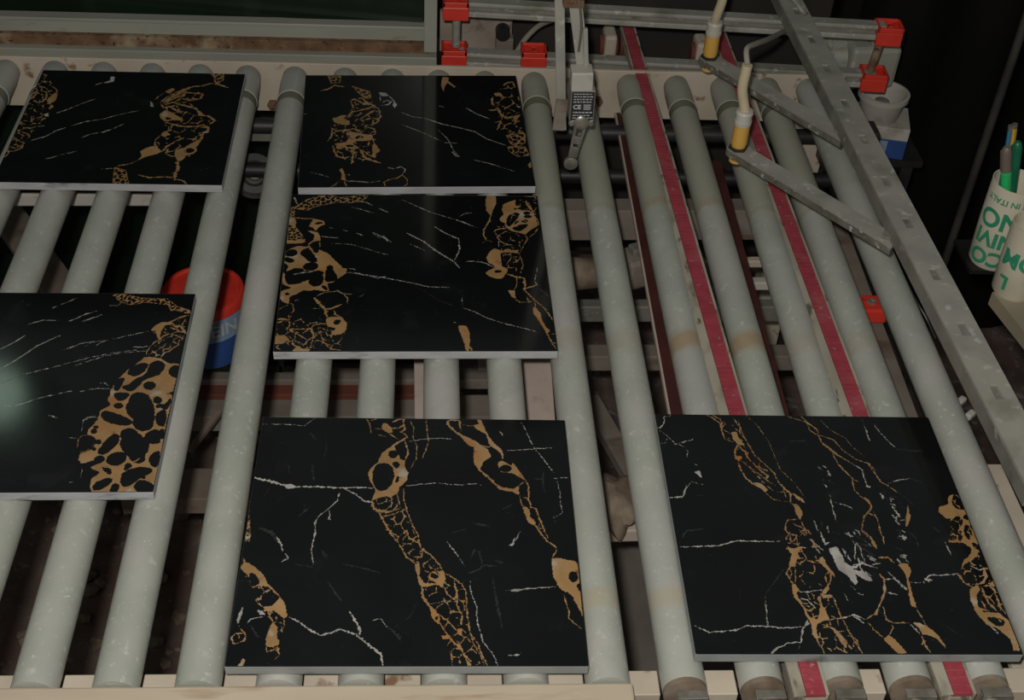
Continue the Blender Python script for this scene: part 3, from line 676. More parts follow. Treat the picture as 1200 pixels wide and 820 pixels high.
  ('N',(73,16),[-1470,1289,-1377,1412,-1231,1492,-1081,1516,-953,1462,-815,1486,-765,1509,-601,1523,-625,1455,-698,1376,-848,1340,-974,1361,-1073,1327,-1171,1292,-1292,1236,-1351,1169,-1426,1190,-1539,1211]),
  ('w',24,[-1537,1465,-1505,1354,-1470,1289]),
  ('g',15,[-1561,1178,-1541,1244,-1465,1212,-1365,1198]),
  ('N',(60,17),[-1566,1156,-1512,1179,-1516,1048,-1484,942,-1482,814,-1380,627,-1336,504,-1430,473,-1562,472,-1566,709,-1575,919]),
  ('B',0,[-1580,1005,-1539,1027,-1483,920,-1482,814,-1540,856,-1572,877]),
  ('B',0,[-1567,543,-1469,524,-1424,565,-1349,524,-1359,483,-1562,472]),
  ('g',18,[-1526,1016,-1414,996,-1266,987,-1178,945,-1128,924]),
  ('B',0,[-1266,987,-1154,956,-1113,871,-1173,838,-1228,733,-1269,806,-1319,827,-1287,922]),
  ('K',0,[-1261,880,-1202,927,-1134,907,-1199,870]),
  ('B',0,[-1338,742,-1277,732,-1202,702,-1161,608,-1163,526,-1205,526,-1252,505,-1296,433,-1304,463,-1243,546,-1236,649]),
  ('g',16,[-1162,505,-1163,393]),
  ('g',35,[-1296,423,-1241,302,-1189,222]),
  ('w',13,[-1175,629,-1089,605,-943,590]),
  ('w',12,[-1074,808,-1012,787]),
  ('w',15,[-889,757,-827,720]),
  ('w',15,[-728,695,-642,634]),
  ('w',10,[-533,697,-483,635,-421,563]),
  ('w',26,[-398,636,-336,522]),
  ('w',8,[-1022,470,-866,467,-757,447,-574,357,-453,297,-333,248]),
  ('w',21,[-724,1391,-622,1354,-545,1289]),
  ('w',10,[-807,1252,-656,1188,-530,1124]),
  ('w',15,[-457,1224,-343,1137]),
  ('w',8,[-801,-32,-742,-32,-706,-61]),
  ('B',0,[-1561,300,-1507,371,-1415,422,-1330,402,-1295,413,-1241,302,-1192,262,-1172,353,-1049,263,-947,105,-847,-51,-815,-138,-1577,-142,-1566,200]),
  ('K',0,[-1565,260,-1529,340,-1446,351,-1418,281,-1450,221,-1531,200]),
  ('K',0,[-1569,160,-1543,200,-1469,161,-1443,122,-1476,82,-1547,101]),
  ('K',0,[-1393,261,-1362,341,-1293,382,-1256,352,-1226,242,-1167,123,-1217,83,-1290,122,-1317,182]),
  ('K',0,[-1158,23,-1170,-28,-1212,-64,-1268,-73,-1316,-50,-1339,-5,-1327,46,-1285,82,-1229,91,-1180,68]),
  ('K',0,[-1569,72,-1519,33,-1519,-55,-1565,-142,-1577,23]),
  ('K',0,[-1524,-151,-1468,-35,-1364,-19,-1314,-63,-1379,-151]),
  ('K',0,[-1055,16,-1027,35,-985,16,-988,-52,-949,-149,-1059,-149]),
  ('K',0,[-1228,-150,-1220,-82,-1151,-67,-1091,-101,-1094,-149]),
  ('K',0,[-1272,433,-1200,424,-1173,363,-1180,272,-1218,322]),
  ('B',0,[-1566,-22,-814,-18,-829,-116,-887,-196,-946,-237,-968,-296,-1039,-316,-1009,-454,-1081,-464,-1154,-435,-1225,-454,-1309,-445,-1376,-513,-1456,-571,-1459,-705,-1545,-648,-1579,-514,-1547,-455,-1444,-396,-1556,-338,-1575,-159]),
  ('K',0,[-1544,-159,-1462,-119,-1368,-78,-1246,-77,-1229,-158,-1272,-258,-1365,-318,-1483,-347,-1525,-259]),
  ('K',0,[-1091,-174,-1085,-267,-1114,-344,-1167,-377,-1223,-353,-1263,-281,-1269,-188,-1240,-110,-1187,-76,-1130,-101]),
  ('K',0,[-1065,-36,-991,-35,-937,-157,-923,-217,-992,-287,-1065,-287,-1065,-157]),
  ('K',0,[-1109,-366,-1062,-356,-1022,-434,-1057,-444]),
  ('K',0,[-1026,-356,-979,-316,-927,-415,-937,-454,-998,-444]),
  ('K',0,[-1562,-338,-1493,-377,-1548,-446]),
  ('K',0,[-1538,-79,-1334,-37,-1343,-78,-1487,-119,-1544,-159]),
  ('K',0,[-1321,-37,-1175,-36,-1246,-77]),
  ('K',0,[-1468,-513,-1471,-525,-1482,-532,-1495,-532,-1506,-525,-1511,-513,-1508,-502,-1497,-495,-1484,-495,-1473,-502]),
  ('w',16,[-1448,-149,-1329,-108,-1220,-97]),
  ('g',35,[-1469,-377,-1352,-337,-1260,-258]),
  ('g',11,[-1448,-686,-1411,-705,-1392,-818,-1424,-874]),
  ('g',12,[-1569,-799,-1503,-743,-1458,-714]),
  ('g',33,[-1568,-976,-1510,-971,-1439,-985]),
  ('g',13,[-1446,-893,-1424,-1041,-1428,-1150]),
  ('g',15,[-1417,-1141,-1336,-1150,-1186,-1141,-1155,-1077,-1098,-1059,-1005,-1050]),
  ('g',9,[-1598,-1040,-1530,-1013,-1438,-1004]),
  ('B',0,[-1585,-1276,-1524,-1258,-1467,-1249,-1404,-1330,-1469,-1383,-1558,-1409]),
  ('B',0,[-1428,-1150,-1382,-1150,-1366,-1213,-1414,-1186]),
  ('g',21,[-1368,-1186,-1294,-1258,-1221,-1330]),
  ('g',30,[-1175,-1132,-1145,-1259]),
  ('g',13,[-1145,-1259,-1091,-1187,-1066,-1241,-1038,-1330,-968,-1348]),
  ('g',13,[-1168,-1472,-1153,-1330,-1145,-1259]),
  ('B',0,[-1353,-1506,-1317,-1445,-1247,-1480,-1167,-1489,-1187,-1533,-1357,-1532]),
  ('g',23,[-1379,-1365,-1340,-1436,-1282,-1454]),
  ('g',10,[-1249,-1436,-1209,-1348,-1166,-1294]),
  ('g',17,[-1037,-1348,-987,-1437,-939,-1490,-836,-1508]),
  ('g',40,[-1170,-590,-1117,-685,-1041,-799,-1011,-930]),
  ('g',28,[-1041,-799,-947,-771,-855,-704]),
  ('g',21,[-934,-818,-919,-893,-859,-930]),
  ('B',0,[-1016,-948,-941,-930,-847,-930,-809,-1004,-784,-1041,-786,-1151,-835,-1232,-904,-1250,-963,-1223,-897,-1132,-1003,-1096,-1018,-1022]),
  ('K',0,[-942,-1022,-869,-967,-854,-1041,-911,-1078]),
  ('g',12,[-1148,-551,-1056,-483,-925,-463,-839,-512,-788,-608,-796,-704]),
  ('w',14,[-863,-502,-743,-521]),
  ('w',13,[-926,-434,-863,-502]),
  ('w',10,[-805,-95,-694,-115,-571,-165,-448,-215,-350,-174]),
  ('w',6,[-1230,-780,-1077,-784]),
  ('w',8,[-669,-570,-599,-511]),
  ('w',15,[-1392,-638,-1346,-619]),
  ('f',15,[-1104,-948,-1054,-1004]),
  ('g',10,[-1457,-1222,-1357,-1347,-1251,-1401]),
  ('g',10,[-1095,-1114,-1000,-1169,-906,-1187]),
  ('B',0,[913,1532,1034,1534,1030,1343,979,1210,954,1079,931,1111,897,1187,892,1364]),
  ('g',20,[949,1100,924,970,874,842,840,757,841,652,867,549]),
  ('g',10,[867,549,933,529]),
  ('g',8,[810,487,867,549]),
  ('B',0,[1285,1447,1269,1301,1352,1302,1297,1247,1247,1257,1266,1158,1161,1081,1126,908,1055,972,1072,1058,1112,1102,1094,1233,1126,1344]),
  ('B',0,[1271,1235,1446,1204,1502,1106,1534,869,1429,784,1359,678,1300,709,1191,750,1122,834,1128,951,1211,1081]),
  ('K',0,[1132,908,1160,1059,1266,1158,1315,1137,1298,1061,1199,888,1160,845]),
  ('K',0,[1195,813,1259,846,1325,899,1412,900,1369,825,1302,751,1241,761]),
  ('K',0,[1450,1138,1441,1115,1420,1101,1395,1101,1376,1115,1370,1138,1379,1161,1400,1175,1425,1176,1444,1162]),
  ('K',0,[1461,1067,1451,1049,1425,1037,1394,1037,1369,1048,1361,1066,1372,1084,1398,1095,1429,1095,1453,1084]),
  ('K',0,[1330,975,1382,1007,1417,965,1377,932,1334,942]),
  ('K',0,[1292,1257,1377,1303,1440,1204,1345,1203]),
  ('K',0,[1239,931,1293,985,1277,931,1223,866]),
  ('g',35,[1410,1415,1441,1304,1483,1194,1488,1084]),
  ('g',14,[1468,1150,1532,998,1547,870]),
  ('g',18,[1411,1516,1533,1518,1554,1461]),
  ('g',18,[1510,1382,1553,1360]),
  ('g',10,[1505,1150,1533,1260]),
  ('g',20,[968,737,995,780,1121,812,1147,834]),
  ('g',13,[981,737,1011,612,1032,550,1078,489,1197,449]),
  ('g',11,[1359,678,1377,574,1319,450,1274,327]),
  ('g',13,[1392,615,1472,700,1531,827]),
  ('B',0,[851,204,899,325,950,386,1010,366,1044,326,1120,387,1166,347,1252,357,1235,287,1164,306,1067,306,1024,285,1027,125,1028,27,1079,-12,1078,-129,818,-130,939,-71,944,26,865,105]),
  ('K',0,[940,-52,1000,-52,1009,-100,938,-101]),
  ('g',8,[1067,306,1158,206,1082,47]),
  ('g',10,[1247,287,1276,167,1286,48,1245,-109]),
  ('g',9,[1062,-3,1205,-2,1189,-70]),
  ('g',6,[1158,206,1256,226]),
  ('w',16,[449,618,533,588]),
  ('w',15,[508,977,606,935,702,861]),
  ('w',8,[519,526,526,363,473,182]),
  ('w',14,[591,123,722,124,840,85,943,-3]),
  ('w',13,[436,142,493,44,527,-15]),
  ('w',7,[535,1042,625,1129,775,1142]),
  ('w',8,[1456,9,1443,-89]),
  ('w',10,[1021,571,1012,407]),
  ('B',0,[821,-108,880,-47,931,-14,1094,-13,1082,-107,1021,-209,958,-219,873,-179]),
  ('K',0,[941,-67,979,-57,1023,-56,1014,-97,952,-98]),
  ('g',29,[1088,-128,1184,-178,1282,-208,1284,-349,1267,-428]),
  ('g',10,[1196,-188,1187,-329,1156,-428]),
  ('B',0,[1075,-439,1155,-438,1157,-605,1111,-566]),
  ('g',11,[1145,-605,1202,-663,1287,-663,1349,-643]),
  ('g',19,[1294,-566,1300,-643]),
  ('g',29,[1280,-408,1433,-338]),
  ('w',8,[1433,-338,1402,-268,1451,-24]),
  ('w',8,[1430,-388,1563,-565]),
  ('g',17,[1267,-428,1310,-507,1375,-624,1474,-759,1524,-892,1562,-1005]),
  ('g',9,[1494,-807,1544,-787]),
  ('g',16,[1374,-643,1379,-740]),
  ('B',0,[1345,-778,1372,-740,1429,-873,1432,-986,1469,-1116,1512,-1172,1471,-1245,1434,-1116,1385,-967,1344,-873]),
  ('g',15,[1472,-1227,1507,-1372,1555,-1497]),
  ('g',12,[1482,-1245,1566,-1236]),
  ('g',12,[1500,-1390,1565,-1390]),
  ('g',9,[1525,-1444,1552,-1399]),
  ('B',0,[463,-1088,558,-1088,595,-1189,595,-1352,577,-1538,548,-1538,525,-1370]),
  ('g',20,[580,-1441,623,-1539]),
  ('w',11,[533,-760,662,-836,801,-949,940,-1023,1114,-1098,1264,-1153,1379,-1212]),
  ('w',6,[535,-499,527,-741]),
  ('w',8,[406,-1023,476,-1051]),
  ('w',22,[-104,692,94,524,224,358,479,87]),
  ('w',18,[232,838,363,696,527,584]),
  ('w',11,[527,584,536,360,465,141]),
  ('w',13,[-805,-105,-454,-182,-104,-285,149,-377,402,-386]),
  ('w',13,[-536,717,-401,604,-301,510]),
  ('w',11,[-104,495,125,330]),
  ('w',9,[-173,1427,168,1160,505,987,769,815]),
  ('f',12,[23,-387,271,-640,456,-740]),
  ('M',(133,8),[1071,1037,1284,1435,1558,1507,1534,869,1359,678,1274,327,1273,127,1093,-71,1020,325,982,758]),
  ('M',(111,9),[-1586,-1040,-1446,-893,-1005,-1059,-791,-1187,-836,-1508,-1550,-1505]),
 ],
 'L1': [
  ('N',(88,28),[925,1461,1111,1469,1136,1257,1048,1128,992,1336]),
  ('g',37,[1015,1148,1112,1110,1223,1044]),
  ('g',31,[1023,1169,850,1079,693,1031,586,924,491,737,395,574]),
  ('B',0,[367,895,453,1001,499,961,436,836]),
  ('g',18,[387,896,305,771,261,668]),
  ('W',0,[207,626,247,568,272,470,229,488]),
  ('g',30,[588,903,755,869,899,854,877,712,742,666,614,722]),
  ('g',30,[614,722,549,619,421,535]),
  ('N',(97,24),[350,612,497,697,646,784,609,904,698,990,617,987,425,775]),
  ('g',41,[554,579,724,506,852,452,954,279,1057,244,1150,132,1101,54]),
  ('B',0,[874,433,968,319,919,239]),
  ('B',0,[384,259,442,398,529,342,689,193,739,118,580,131,488,90,418,164]),
  ('K',0,[477,166,510,206,574,169,531,130]),
  ('g',35,[487,498,580,403,692,309]),
  ('g',27,[356,572,413,455,487,498]),
  ('g',37,[491,71,638,0,760,-34,916,-29,1008,12,1095,-60,1088,-155,977,-196]),
  ('B',0,[481,-249,525,-154,616,-245,528,-303]),
  ('g',19,[484,-267,434,-380,442,-489,494,-578]),
  ('B',0,[282,-674,343,-582,448,-525,564,-665,500,-738,377,-795,273,-904,321,-797]),
  ('g',28,[564,-665,605,-556,697,-408,799,-313]),
  ('g',22,[551,-576,651,-482]),
  ('B',0,[835,-567,932,-437,998,-362,1039,-231,1051,-323,1013,-471,989,-580,1015,-634,970,-724,897,-744,858,-869,807,-906,740,-767,729,-624]),
  ('K',0,[828,-657,911,-565,994,-616,930,-708]),
  ('g',19,[610,-717,714,-785,749,-766]),
  ('g',48,[798,-906,832,-1079,810,-1182,823,-1335]),
  ('g',21,[829,-1318,926,-1349,992,-1431]),
  ('g',24,[815,-1284,675,-1271,494,-1293,337,-1229]),
  ('g',21,[273,-904,201,-975,44,-1032]),
  ('N',(89,21),[22,-1067,172,-1131,264,-1450,65,-1455]),
  ('w',11,[-128,-1106,35,-1084]),
  ('B',0,[123,-1269,193,-1250,205,-1317]),
  ('W',0,[-539,1106,-450,1172,-452,1298,-398,1279,-386,1154,-459,1109]),
  ('w',20,[-355,118,-182,239]),
  ('w',12,[-182,239,91,365]),
  ('w',25,[-293,-219,-192,-141]),
  ('w',11,[-192,-141,-45,14]),
  ('f',13,[195,1219,346,1309,562,1382]),
  ('g',25,[977,-196,1042,-249]),
  ('g',23,[594,36,597,-115]),
  ('f',11,[1078,-1106,1274,-1032]),
  ('g',21,[-1408,1317,-1351,1285,-1373,1232]),
  ('w',33,[-1391,1129,-1307,1081]),
  ('g',20,[-1383,977,-1339,928,-1329,845]),
  ('g',25,[-1329,845,-1249,815,-1220,684,-1256,552,-1317,533,-1379,596]),
  ('g',27,[-1432,758,-1398,826,-1380,744,-1422,643,-1443,594]),
  ('B',0,[-1197,652,-1163,719,-1122,836,-1082,722,-1083,575,-1150,507,-1184,555]),
  ('g',15,[-1219,983,-1136,903,-1096,788]),
  ('B',0,[-1124,427,-1106,493,-1065,414,-1126,363]),
  ('W',0,[-1159,219,-1110,253,-1078,175,-1122,157]),
  ('g',26,[-1314,166,-1264,12]),
  ('g',12,[-1224,45,-1162,125]),
  ('w',21,[-1162,-92,-1087,-75]),
  ('g',12,[-1472,161,-1444,6,-1344,-52]),
  ('g',16,[-1326,-129,-1245,-141,-1193,-94]),
  ('g',18,[-1479,-210,-1428,-359,-1327,-461,-1252,-518,-1256,-636,-1342,-726]),
  ('g',16,[-1364,-237,-1261,-279,-1213,-352,-1245,-413]),
  ('g',14,[-1484,-451,-1434,-597,-1329,-652,-1242,-562]),
  ('g',16,[-1491,-803,-1421,-714,-1391,-713,-1405,-843,-1470,-888]),
  ('g',11,[-1387,-537,-1341,-535]),
  ('w',15,[-1028,240,-876,356,-716,523,-547,660]),
  ('w',16,[-1216,-472,-1012,-346,-905,-191,-795,-111]),
  ('w',17,[-742,-63,-559,52,-365,121]),
  ('w',12,[-541,-361,-434,-267,-305,-202]),
  ('w',18,[-894,-886,-810,-854,-746,-795]),
  ('w',9,[-746,-795,-606,-733,-538,-687]),
  ('w',18,[-621,1048,-540,1112]),
  ('M',(164,17),[350,612,542,943,891,915,932,754,849,471,1077,245,1155,94,1105,-135,1051,-323,1008,-723,844,-905,800,-1114,866,-1317,756,-1320,756,-942,613,-735,453,-561,444,-379,506,-155,384,259]),
  ('M',(123,14),[-1424,1316,-1334,1285,-1147,952,-1082,722,-1077,397,-1087,143,-1143,-107,-1219,-323,-1242,-562,-1342,-726,-1402,-858,-1470,-888,-1456,-568,-1452,6,-1447,610]),
 ],
 'L2': [
  ('g',17,[621,1507,681,1485,717,1520]),
  ('g',15,[664,1462,742,1372]),
  ('N',(70,17),[633,1519,729,1531,848,1487,994,1454,1135,1444,1233,1445,1299,1377,1365,1310,1513,1244,1507,1188,1360,1243,1305,1242,1262,1343,1177,1353,1062,1375,977,1385,913,1351,831,1339,726,1383]),
  ('g',13,[1317,1253,1413,1261,1514,1233,1529,1177]),
  ('g',20,[1525,1155,1433,1121,1347,1043,1281,1025]),
  ('B',0,[1139,879,1167,965,1226,1025,1294,1032,1349,1032,1341,988,1274,977,1269,923,1250,869,1256,783,1284,730,1252,719,1222,783,1194,879]),
  ('g',25,[1350,1021,1385,967,1455,957,1508,871,1533,838]),
  ('g',21,[1349,934,1437,892,1526,838]),
  ('g',12,[1492,1088,1470,1000,1465,935]),
  ('g',16,[1264,730,1288,794,1351,826,1437,795,1511,753]),
  ('g',14,[1252,719,1209,687,1175,603,1153,530,1148,478]),
  ('g',15,[1449,615,1380,531,1332,500,1317,418]),
  ('g',14,[1472,742,1473,636,1412,594]),
  ('g',11,[1277,869,1336,837]),
  ('B',0,[1153,448,1317,418,1409,336,1536,327,1527,66,1523,-139,874,-140,881,-72,905,45,972,184,1057,304]),
  ('K',0,[999,184,1026,254,1080,325,1196,346,1197,254,1157,174,1100,124,1031,144]),
  ('K',0,[1215,224,1212,325,1269,383,1338,366,1388,296,1355,165,1271,115,1188,65,1152,-33,1101,-120,1003,-72,977,-33,1056,-4,1110,104,1178,124]),
  ('K',0,[1329,-10,1325,-50,1299,-77,1260,-83,1223,-64,1203,-28,1207,12,1233,39,1272,45,1309,26]),
  ('K',0,[1586,206,1579,147,1546,111,1500,110,1456,146,1433,205,1439,264,1472,301,1520,301,1563,265]),
  ('K',0,[907,-72,899,6,923,94,986,104,986,25,955,-92,925,-101]),
  ('w',10,[308,567,376,630,443,693]),
  ('w',11,[214,1034,262,1067,367,1156,492,1224]),
  ('w',9,[350,1035,448,1091,584,1173]),
  ('w',12,[595,631,646,684,719,727]),
  ('w',7,[463,589,495,631,548,704]),
  ('w',9,[757,737,896,791,1010,835,1114,868]),
  ('w',14,[995,602,1088,603,1166,620]),
  ('w',8,[429,292,547,363,727,456,877,508,1060,530,1152,541]),
  ('w',10,[563,-121,632,-83,757,-63,862,-72]),
  ('w',8,[742,15,792,25,855,-34]),
  ('w',7,[611,1325,696,1315,730,1360]),
  ('B',0,[882,-114,873,-245,919,-320,826,-405,827,-544,763,-671,759,-744,849,-797,875,-869,846,-974,740,-1026,747,-1113,791,-1164,890,-1113,969,-1148,873,-1216,967,-1267,994,-1284,914,-1368,933,-1500,966,-1550,1559,-1553,1521,-691,1533,-113]),
  ('K',0,[923,-130,1052,-129,1084,-168,1045,-244,983,-254,937,-206]),
  ('K',0,[1103,-129,1245,-129,1311,-225,1361,-339,1393,-507,1393,-672,1311,-708,1231,-672,1178,-581,1196,-535,1136,-479,1093,-414,1074,-339,1097,-244]),
  ('K',0,[1045,-330,1040,-354,1018,-369,988,-369,962,-354,948,-330,953,-305,975,-290,1005,-290,1031,-305]),
  ('K',0,[1429,-244,1425,-275,1406,-295,1378,-295,1353,-275,1340,-244,1343,-213,1363,-193,1391,-193,1416,-213]),
  ('K',0,[1377,-320,1436,-292,1461,-329,1494,-244,1527,-206,1513,-377,1465,-395,1397,-367]),
  ('K',0,[1396,-489,1439,-395,1504,-405,1519,-636,1449,-627,1413,-553]),
  ('K',0,[839,-442,870,-405,950,-423,1089,-498,1173,-553,1175,-599,1136,-626,1032,-608,940,-581,858,-507]),
  ('K',0,[1084,-762,1106,-672,1204,-663,1267,-744,1341,-816,1402,-888,1403,-976,1378,-1046,1391,-1132,1347,-1158,1285,-1149,1203,-1028,1127,-940,1103,-869,1124,-816]),
  ('K',0,[1329,-780,1374,-709,1443,-672,1485,-745,1508,-852,1464,-891,1400,-879,1352,-843]),
  ('K',0,[907,-1009,937,-904,988,-780,1030,-735,1093,-780,1090,-869,1044,-957,1008,-1027,949,-1035]),
  ('K',0,[1013,-1122,1032,-1027,1113,-1001,1188,-1010,1209,-1062,1189,-1157,1122,-1191,1047,-1174]),
  ('K',0,[1195,-1335,1211,-1285,1296,-1218,1416,-1210,1494,-1244,1467,-1303,1379,-1353,1341,-1420,1280,-1478,1216,-1452]),
  ('K',0,[1426,-1081,1458,-1011,1526,-976,1532,-1219,1475,-1201,1443,-1150]),
  ('K',0,[946,-1476,980,-1401,1078,-1352,1123,-1369,1116,-1427,1036,-1509,979,-1525]),
  ('K',0,[1122,-1526,1141,-1435,1187,-1427,1203,-1485,1197,-1551,1132,-1551]),
  ('K',0,[1339,-1478,1372,-1387,1445,-1395,1538,-1454,1553,-1553,1399,-1552]),
  ('K',0,[1202,-1268,1222,-1140,1278,-1183,1272,-1217]),
  ('K',0,[922,-860,920,-879,907,-890,888,-890,870,-878,861,-860,863,-841,876,-829,896,-829,913,-841]),
  ('K',0,[885,-957,884,-969,876,-977,865,-977,854,-969,848,-957,850,-944,857,-937,869,-937,879,-944]),
  ('K',0,[847,-708,846,-729,835,-742,818,-742,802,-729,793,-708,794,-686,805,-673,822,-673,838,-686]),
  ('K',0,[852,-644,849,-657,838,-665,823,-665,809,-657,802,-644,804,-631,815,-623,831,-623,845,-631]),
  ('K',0,[1436,-1353,1434,-1363,1424,-1369,1410,-1369,1399,-1363,1393,-1353,1395,-1343,1405,-1337,1419,-1337,1431,-1344]),
  ('K',0,[1465,-691,1517,-663,1524,-835,1497,-781]),
  ('K',0,[887,-1096,938,-1044,1005,-1079,972,-1165,921,-1148]),
  ('K',0,[991,-1199,1066,-1217,1102,-1285,1084,-1318,1012,-1250]),
  ('g',8,[704,-939,687,-850,704,-779,773,-753]),
  ('w',9,[676,-507,749,-498,814,-507,882,-535]),
  ('w',6,[696,-707,683,-544,794,-470]),
  ('w',9,[584,-797,666,-806]),
  ('g',7,[736,-1009,805,-983,851,-904]),
  ('W',0,[1386,-377,1434,-358,1461,-386,1404,-414]),
  ('w',26,[1307,-1502,1403,-1577]),
  ('g',12,[1260,-1149,1305,-1123,1342,-1089]),
  ('w',6,[815,-1350,801,-1215]),
  ('w',7,[709,-1416,755,-1408]),
  ('w',9,[842,-921,863,-869]),
  ('w',10,[979,-1199,1054,-1216]),
  ('w',10,[-197,-333,-47,-333,154,-220,414,-124,511,-97]),
  ('w',13,[308,-463,418,-511]),
  ('f',10,[-280,10,-102,128,61,208]),
  ('w',14,[-411,558,-304,662,-200,789]),
  ('w',14,[-334,234,-211,375,-30,622,173,792]),
  ('w',11,[-8,1268,255,1474]),
  ('w',9,[-239,960,-71,1056,120,1049]),
  ('w',8,[-130,136,180,256,540,419,789,502,1071,566]),
  ('w',9,[252,541,439,667,672,710]),
  ('w',11,[369,1029,562,1163]),
  ('M',(87,10),[1139,879,1281,1025,1522,1177,1526,742,1479,594,1317,418,1150,468,1252,719]),
 ],
}
RECTS = {'F': (-2e-05, 0.00122, -0.007, 0.31358, 0.30836), 'R': (0.40114, 0.0097, -0.00936, 0.29675, 0.30666), 'B1': (-0.00711, 0.73301, 0.04257, 0.30742, 0.29264), 'B2': (-0.00113, 0.41506, 0.01702, 0.31424, 0.307), 'L1': (-0.39533, 0.72645, 0.00558, 0.28689, 0.28904), 'L2': (-0.40601, 0.20367, 0.00867, 0.308, 0.3092)}
STEP = 4            # grid of the vein outlines, tenths of a millimetre
def hnoise(x, y, s):
    return (np.sin(x * 0.061 + s) * np.cos(y * 0.053 - 1.7 * s) + 0.6 * np.sin(x * 0.13 - y * 0.11 + 2.3 * s) + 0.45 * np.cos(x * 0.21 + y * 0.27 + s) + 0.3 * np.sin(x * 0.47 - y * 0.39 + s)) / 2.0
def chaikin(P, n=2, k=0.25):
    for _ in range(n):
        Q = []
        for i in range(len(P)):
            a, b = P[i], P[(i + 1) % len(P)]
            Q += [((1 - k) * a[0] + k * b[0], (1 - k) * a[1] + k * b[1]), (k * a[0] + (1 - k) * b[0], k * a[1] + (1 - k) * b[1])]
        P = Q
    return P
class Field:
    def __init__(self, W, D, seed):
        self.x0 = -W / 2; self.y0 = -D / 2
        self.nx = int(W / STEP) + 1; self.ny = int(D / STEP) + 1
        xs = self.x0 + np.arange(self.nx) * STEP; ys = self.y0 + np.arange(self.ny) * STEP
        self.X, self.Y = np.meshgrid(xs, ys)
        self.wx = self.X + 7 * hnoise(self.X, self.Y, seed) + 4 * hnoise(self.X * 3.1, self.Y * 2.7, seed + 5); self.wy = self.Y + 7 * hnoise(self.Y, self.X, seed + 3) + 4 * hnoise(self.Y * 2.9, self.X * 3.3, seed + 6)
        self.F = np.full(self.X.shape, -50.0); self.seed = seed
        self.wob = np.clip(0.95 + 0.95 * hnoise(self.X * 0.8, self.Y * 0.8, seed + 9) + 0.3 * hnoise(self.X * 3, self.Y * 3, seed + 4), 0.28, 2.2)
    def win(self, P, pad):
        P = np.array(P); i0 = int(max((P[:, 0].min() - pad - self.x0) / STEP, 0)); i1 = int(min((P[:, 0].max() + pad - self.x0) / STEP + 2, self.nx))
        j0 = int(max((P[:, 1].min() - pad - self.y0) / STEP, 0)); j1 = int(min((P[:, 1].max() + pad - self.y0) / STEP + 2, self.ny))
        return (slice(j0, j1), slice(i0, i1)) if i1 > i0 and j1 > j0 else None
    def ribbon(self, P, wd):
        hw = wd / 2
        for k in range(len(P) - 1):
            s = self.win([P[k], P[k + 1]], hw * 2 + 24)
            if not s: continue
            a = np.array(P[k], float); d = np.array(P[k + 1], float) - a
            x = self.wx[s] - a[0]; y = self.wy[s] - a[1]
            t = np.clip((x * d[0] + y * d[1]) / max(d @ d, 1e-6), 0, 1)
            ends = 1.0
            if k == 0: ends = np.minimum(1.0, 0.45 + t * 1.2)
            if k == len(P) - 2: ends = ends * np.minimum(1.0, 0.45 + (1 - t) * 1.2)
            f = hw * self.wob[s] * ends - np.hypot(x - t * d[0], y - t * d[1])
            self.F[s] = np.maximum(self.F[s], f)
    def sdf(self, P, s):
        x = self.wx[s]; y = self.wy[s]; ins = np.zeros(x.shape, bool); dist = np.full(x.shape, 1e9)
        for k in range(len(P)):
            (ax, ay), (bx, by) = P[k], P[(k + 1) % len(P)]
            dx, dy = bx - ax, by - ay
            t = np.clip(((x - ax) * dx + (y - ay) * dy) / max(dx * dx + dy * dy, 1e-6), 0, 1)
            dist = np.minimum(dist, np.hypot(x - ax - t * dx, y - ay - t * dy))
            c = (ay > y) != (by > y)
            if abs(dy) > 1e-9: ins ^= c & (x < dx * (y - ay) / dy + ax)
        return np.where(ins, dist, -dist)
    def blob(self, P):
        P = chaikin(P, 2, 0.12); s = self.win(P, 20)
        if s: self.F[s] = np.maximum(self.F[s], self.sdf(P, s))
    def hole(self, P):
        P = chaikin(P); s = self.win(P, 20)
        if s: self.F[s] = np.minimum(self.F[s], -self.sdf(P, s) - 5)
    def network(self, P, sp, wd, rng, sparse=False):
        s = self.win(P, 20)
        if not s: return
        reg = self.sdf(P, s); x = self.wx[s]; y = self.wy[s]
        xs = [p[0] for p in P]; ys = [p[1] for p in P]; pts = []
        for _ in range(1500):
            q = (rng.uniform(min(xs) - sp, max(xs) + sp), rng.uniform(min(ys) - sp, max(ys) + sp))
            if all((q[0] - r[0]) ** 2 + ((q[1] - r[1]) * 0.8) ** 2 > (sp * 0.72) ** 2 for r in pts): pts.append(q)
        d = np.stack([np.hypot(x - a, (y - b) * 0.8) for a, b in pts]); d.sort(axis=0)
        f = wd / 2 * (self.wob[s] * 1.7 - 0.75) - (d[1] - d[0]) / 2
        if sparse:
            q = hnoise(x * 0.55, y * 0.55, self.seed + 2.2) + 0.5 * hnoise(x * 0.2, y * 0.23, self.seed + 7)
            f = np.where(reg > wd, wd / 2 * np.clip(0.35 + 1.5 * q, -0.5, 2.6) - (d[1] - d[0]) / 2, -50)
            f = np.where((d[2] - d[0] < wd * 1.6 * np.clip(q, 0, 1)) & (reg > wd), np.maximum(f, wd * 0.6 - (d[2] - d[0]) / 2), f)
            self.F[s] = np.maximum(self.F[s], f); return
        f = np.maximum(f, (wd / 2 * (self.wob[s] * 1.5 - 0.55) - np.abs(reg)))
        self.F[s] = np.maximum(self.F[s], np.where(reg > -wd / 2, np.where(d[2] - d[0] < wd * 0.9 * self.wob[s], np.maximum(f, wd * 0.5 - (d[2] - d[0]) / 2), f), -50))
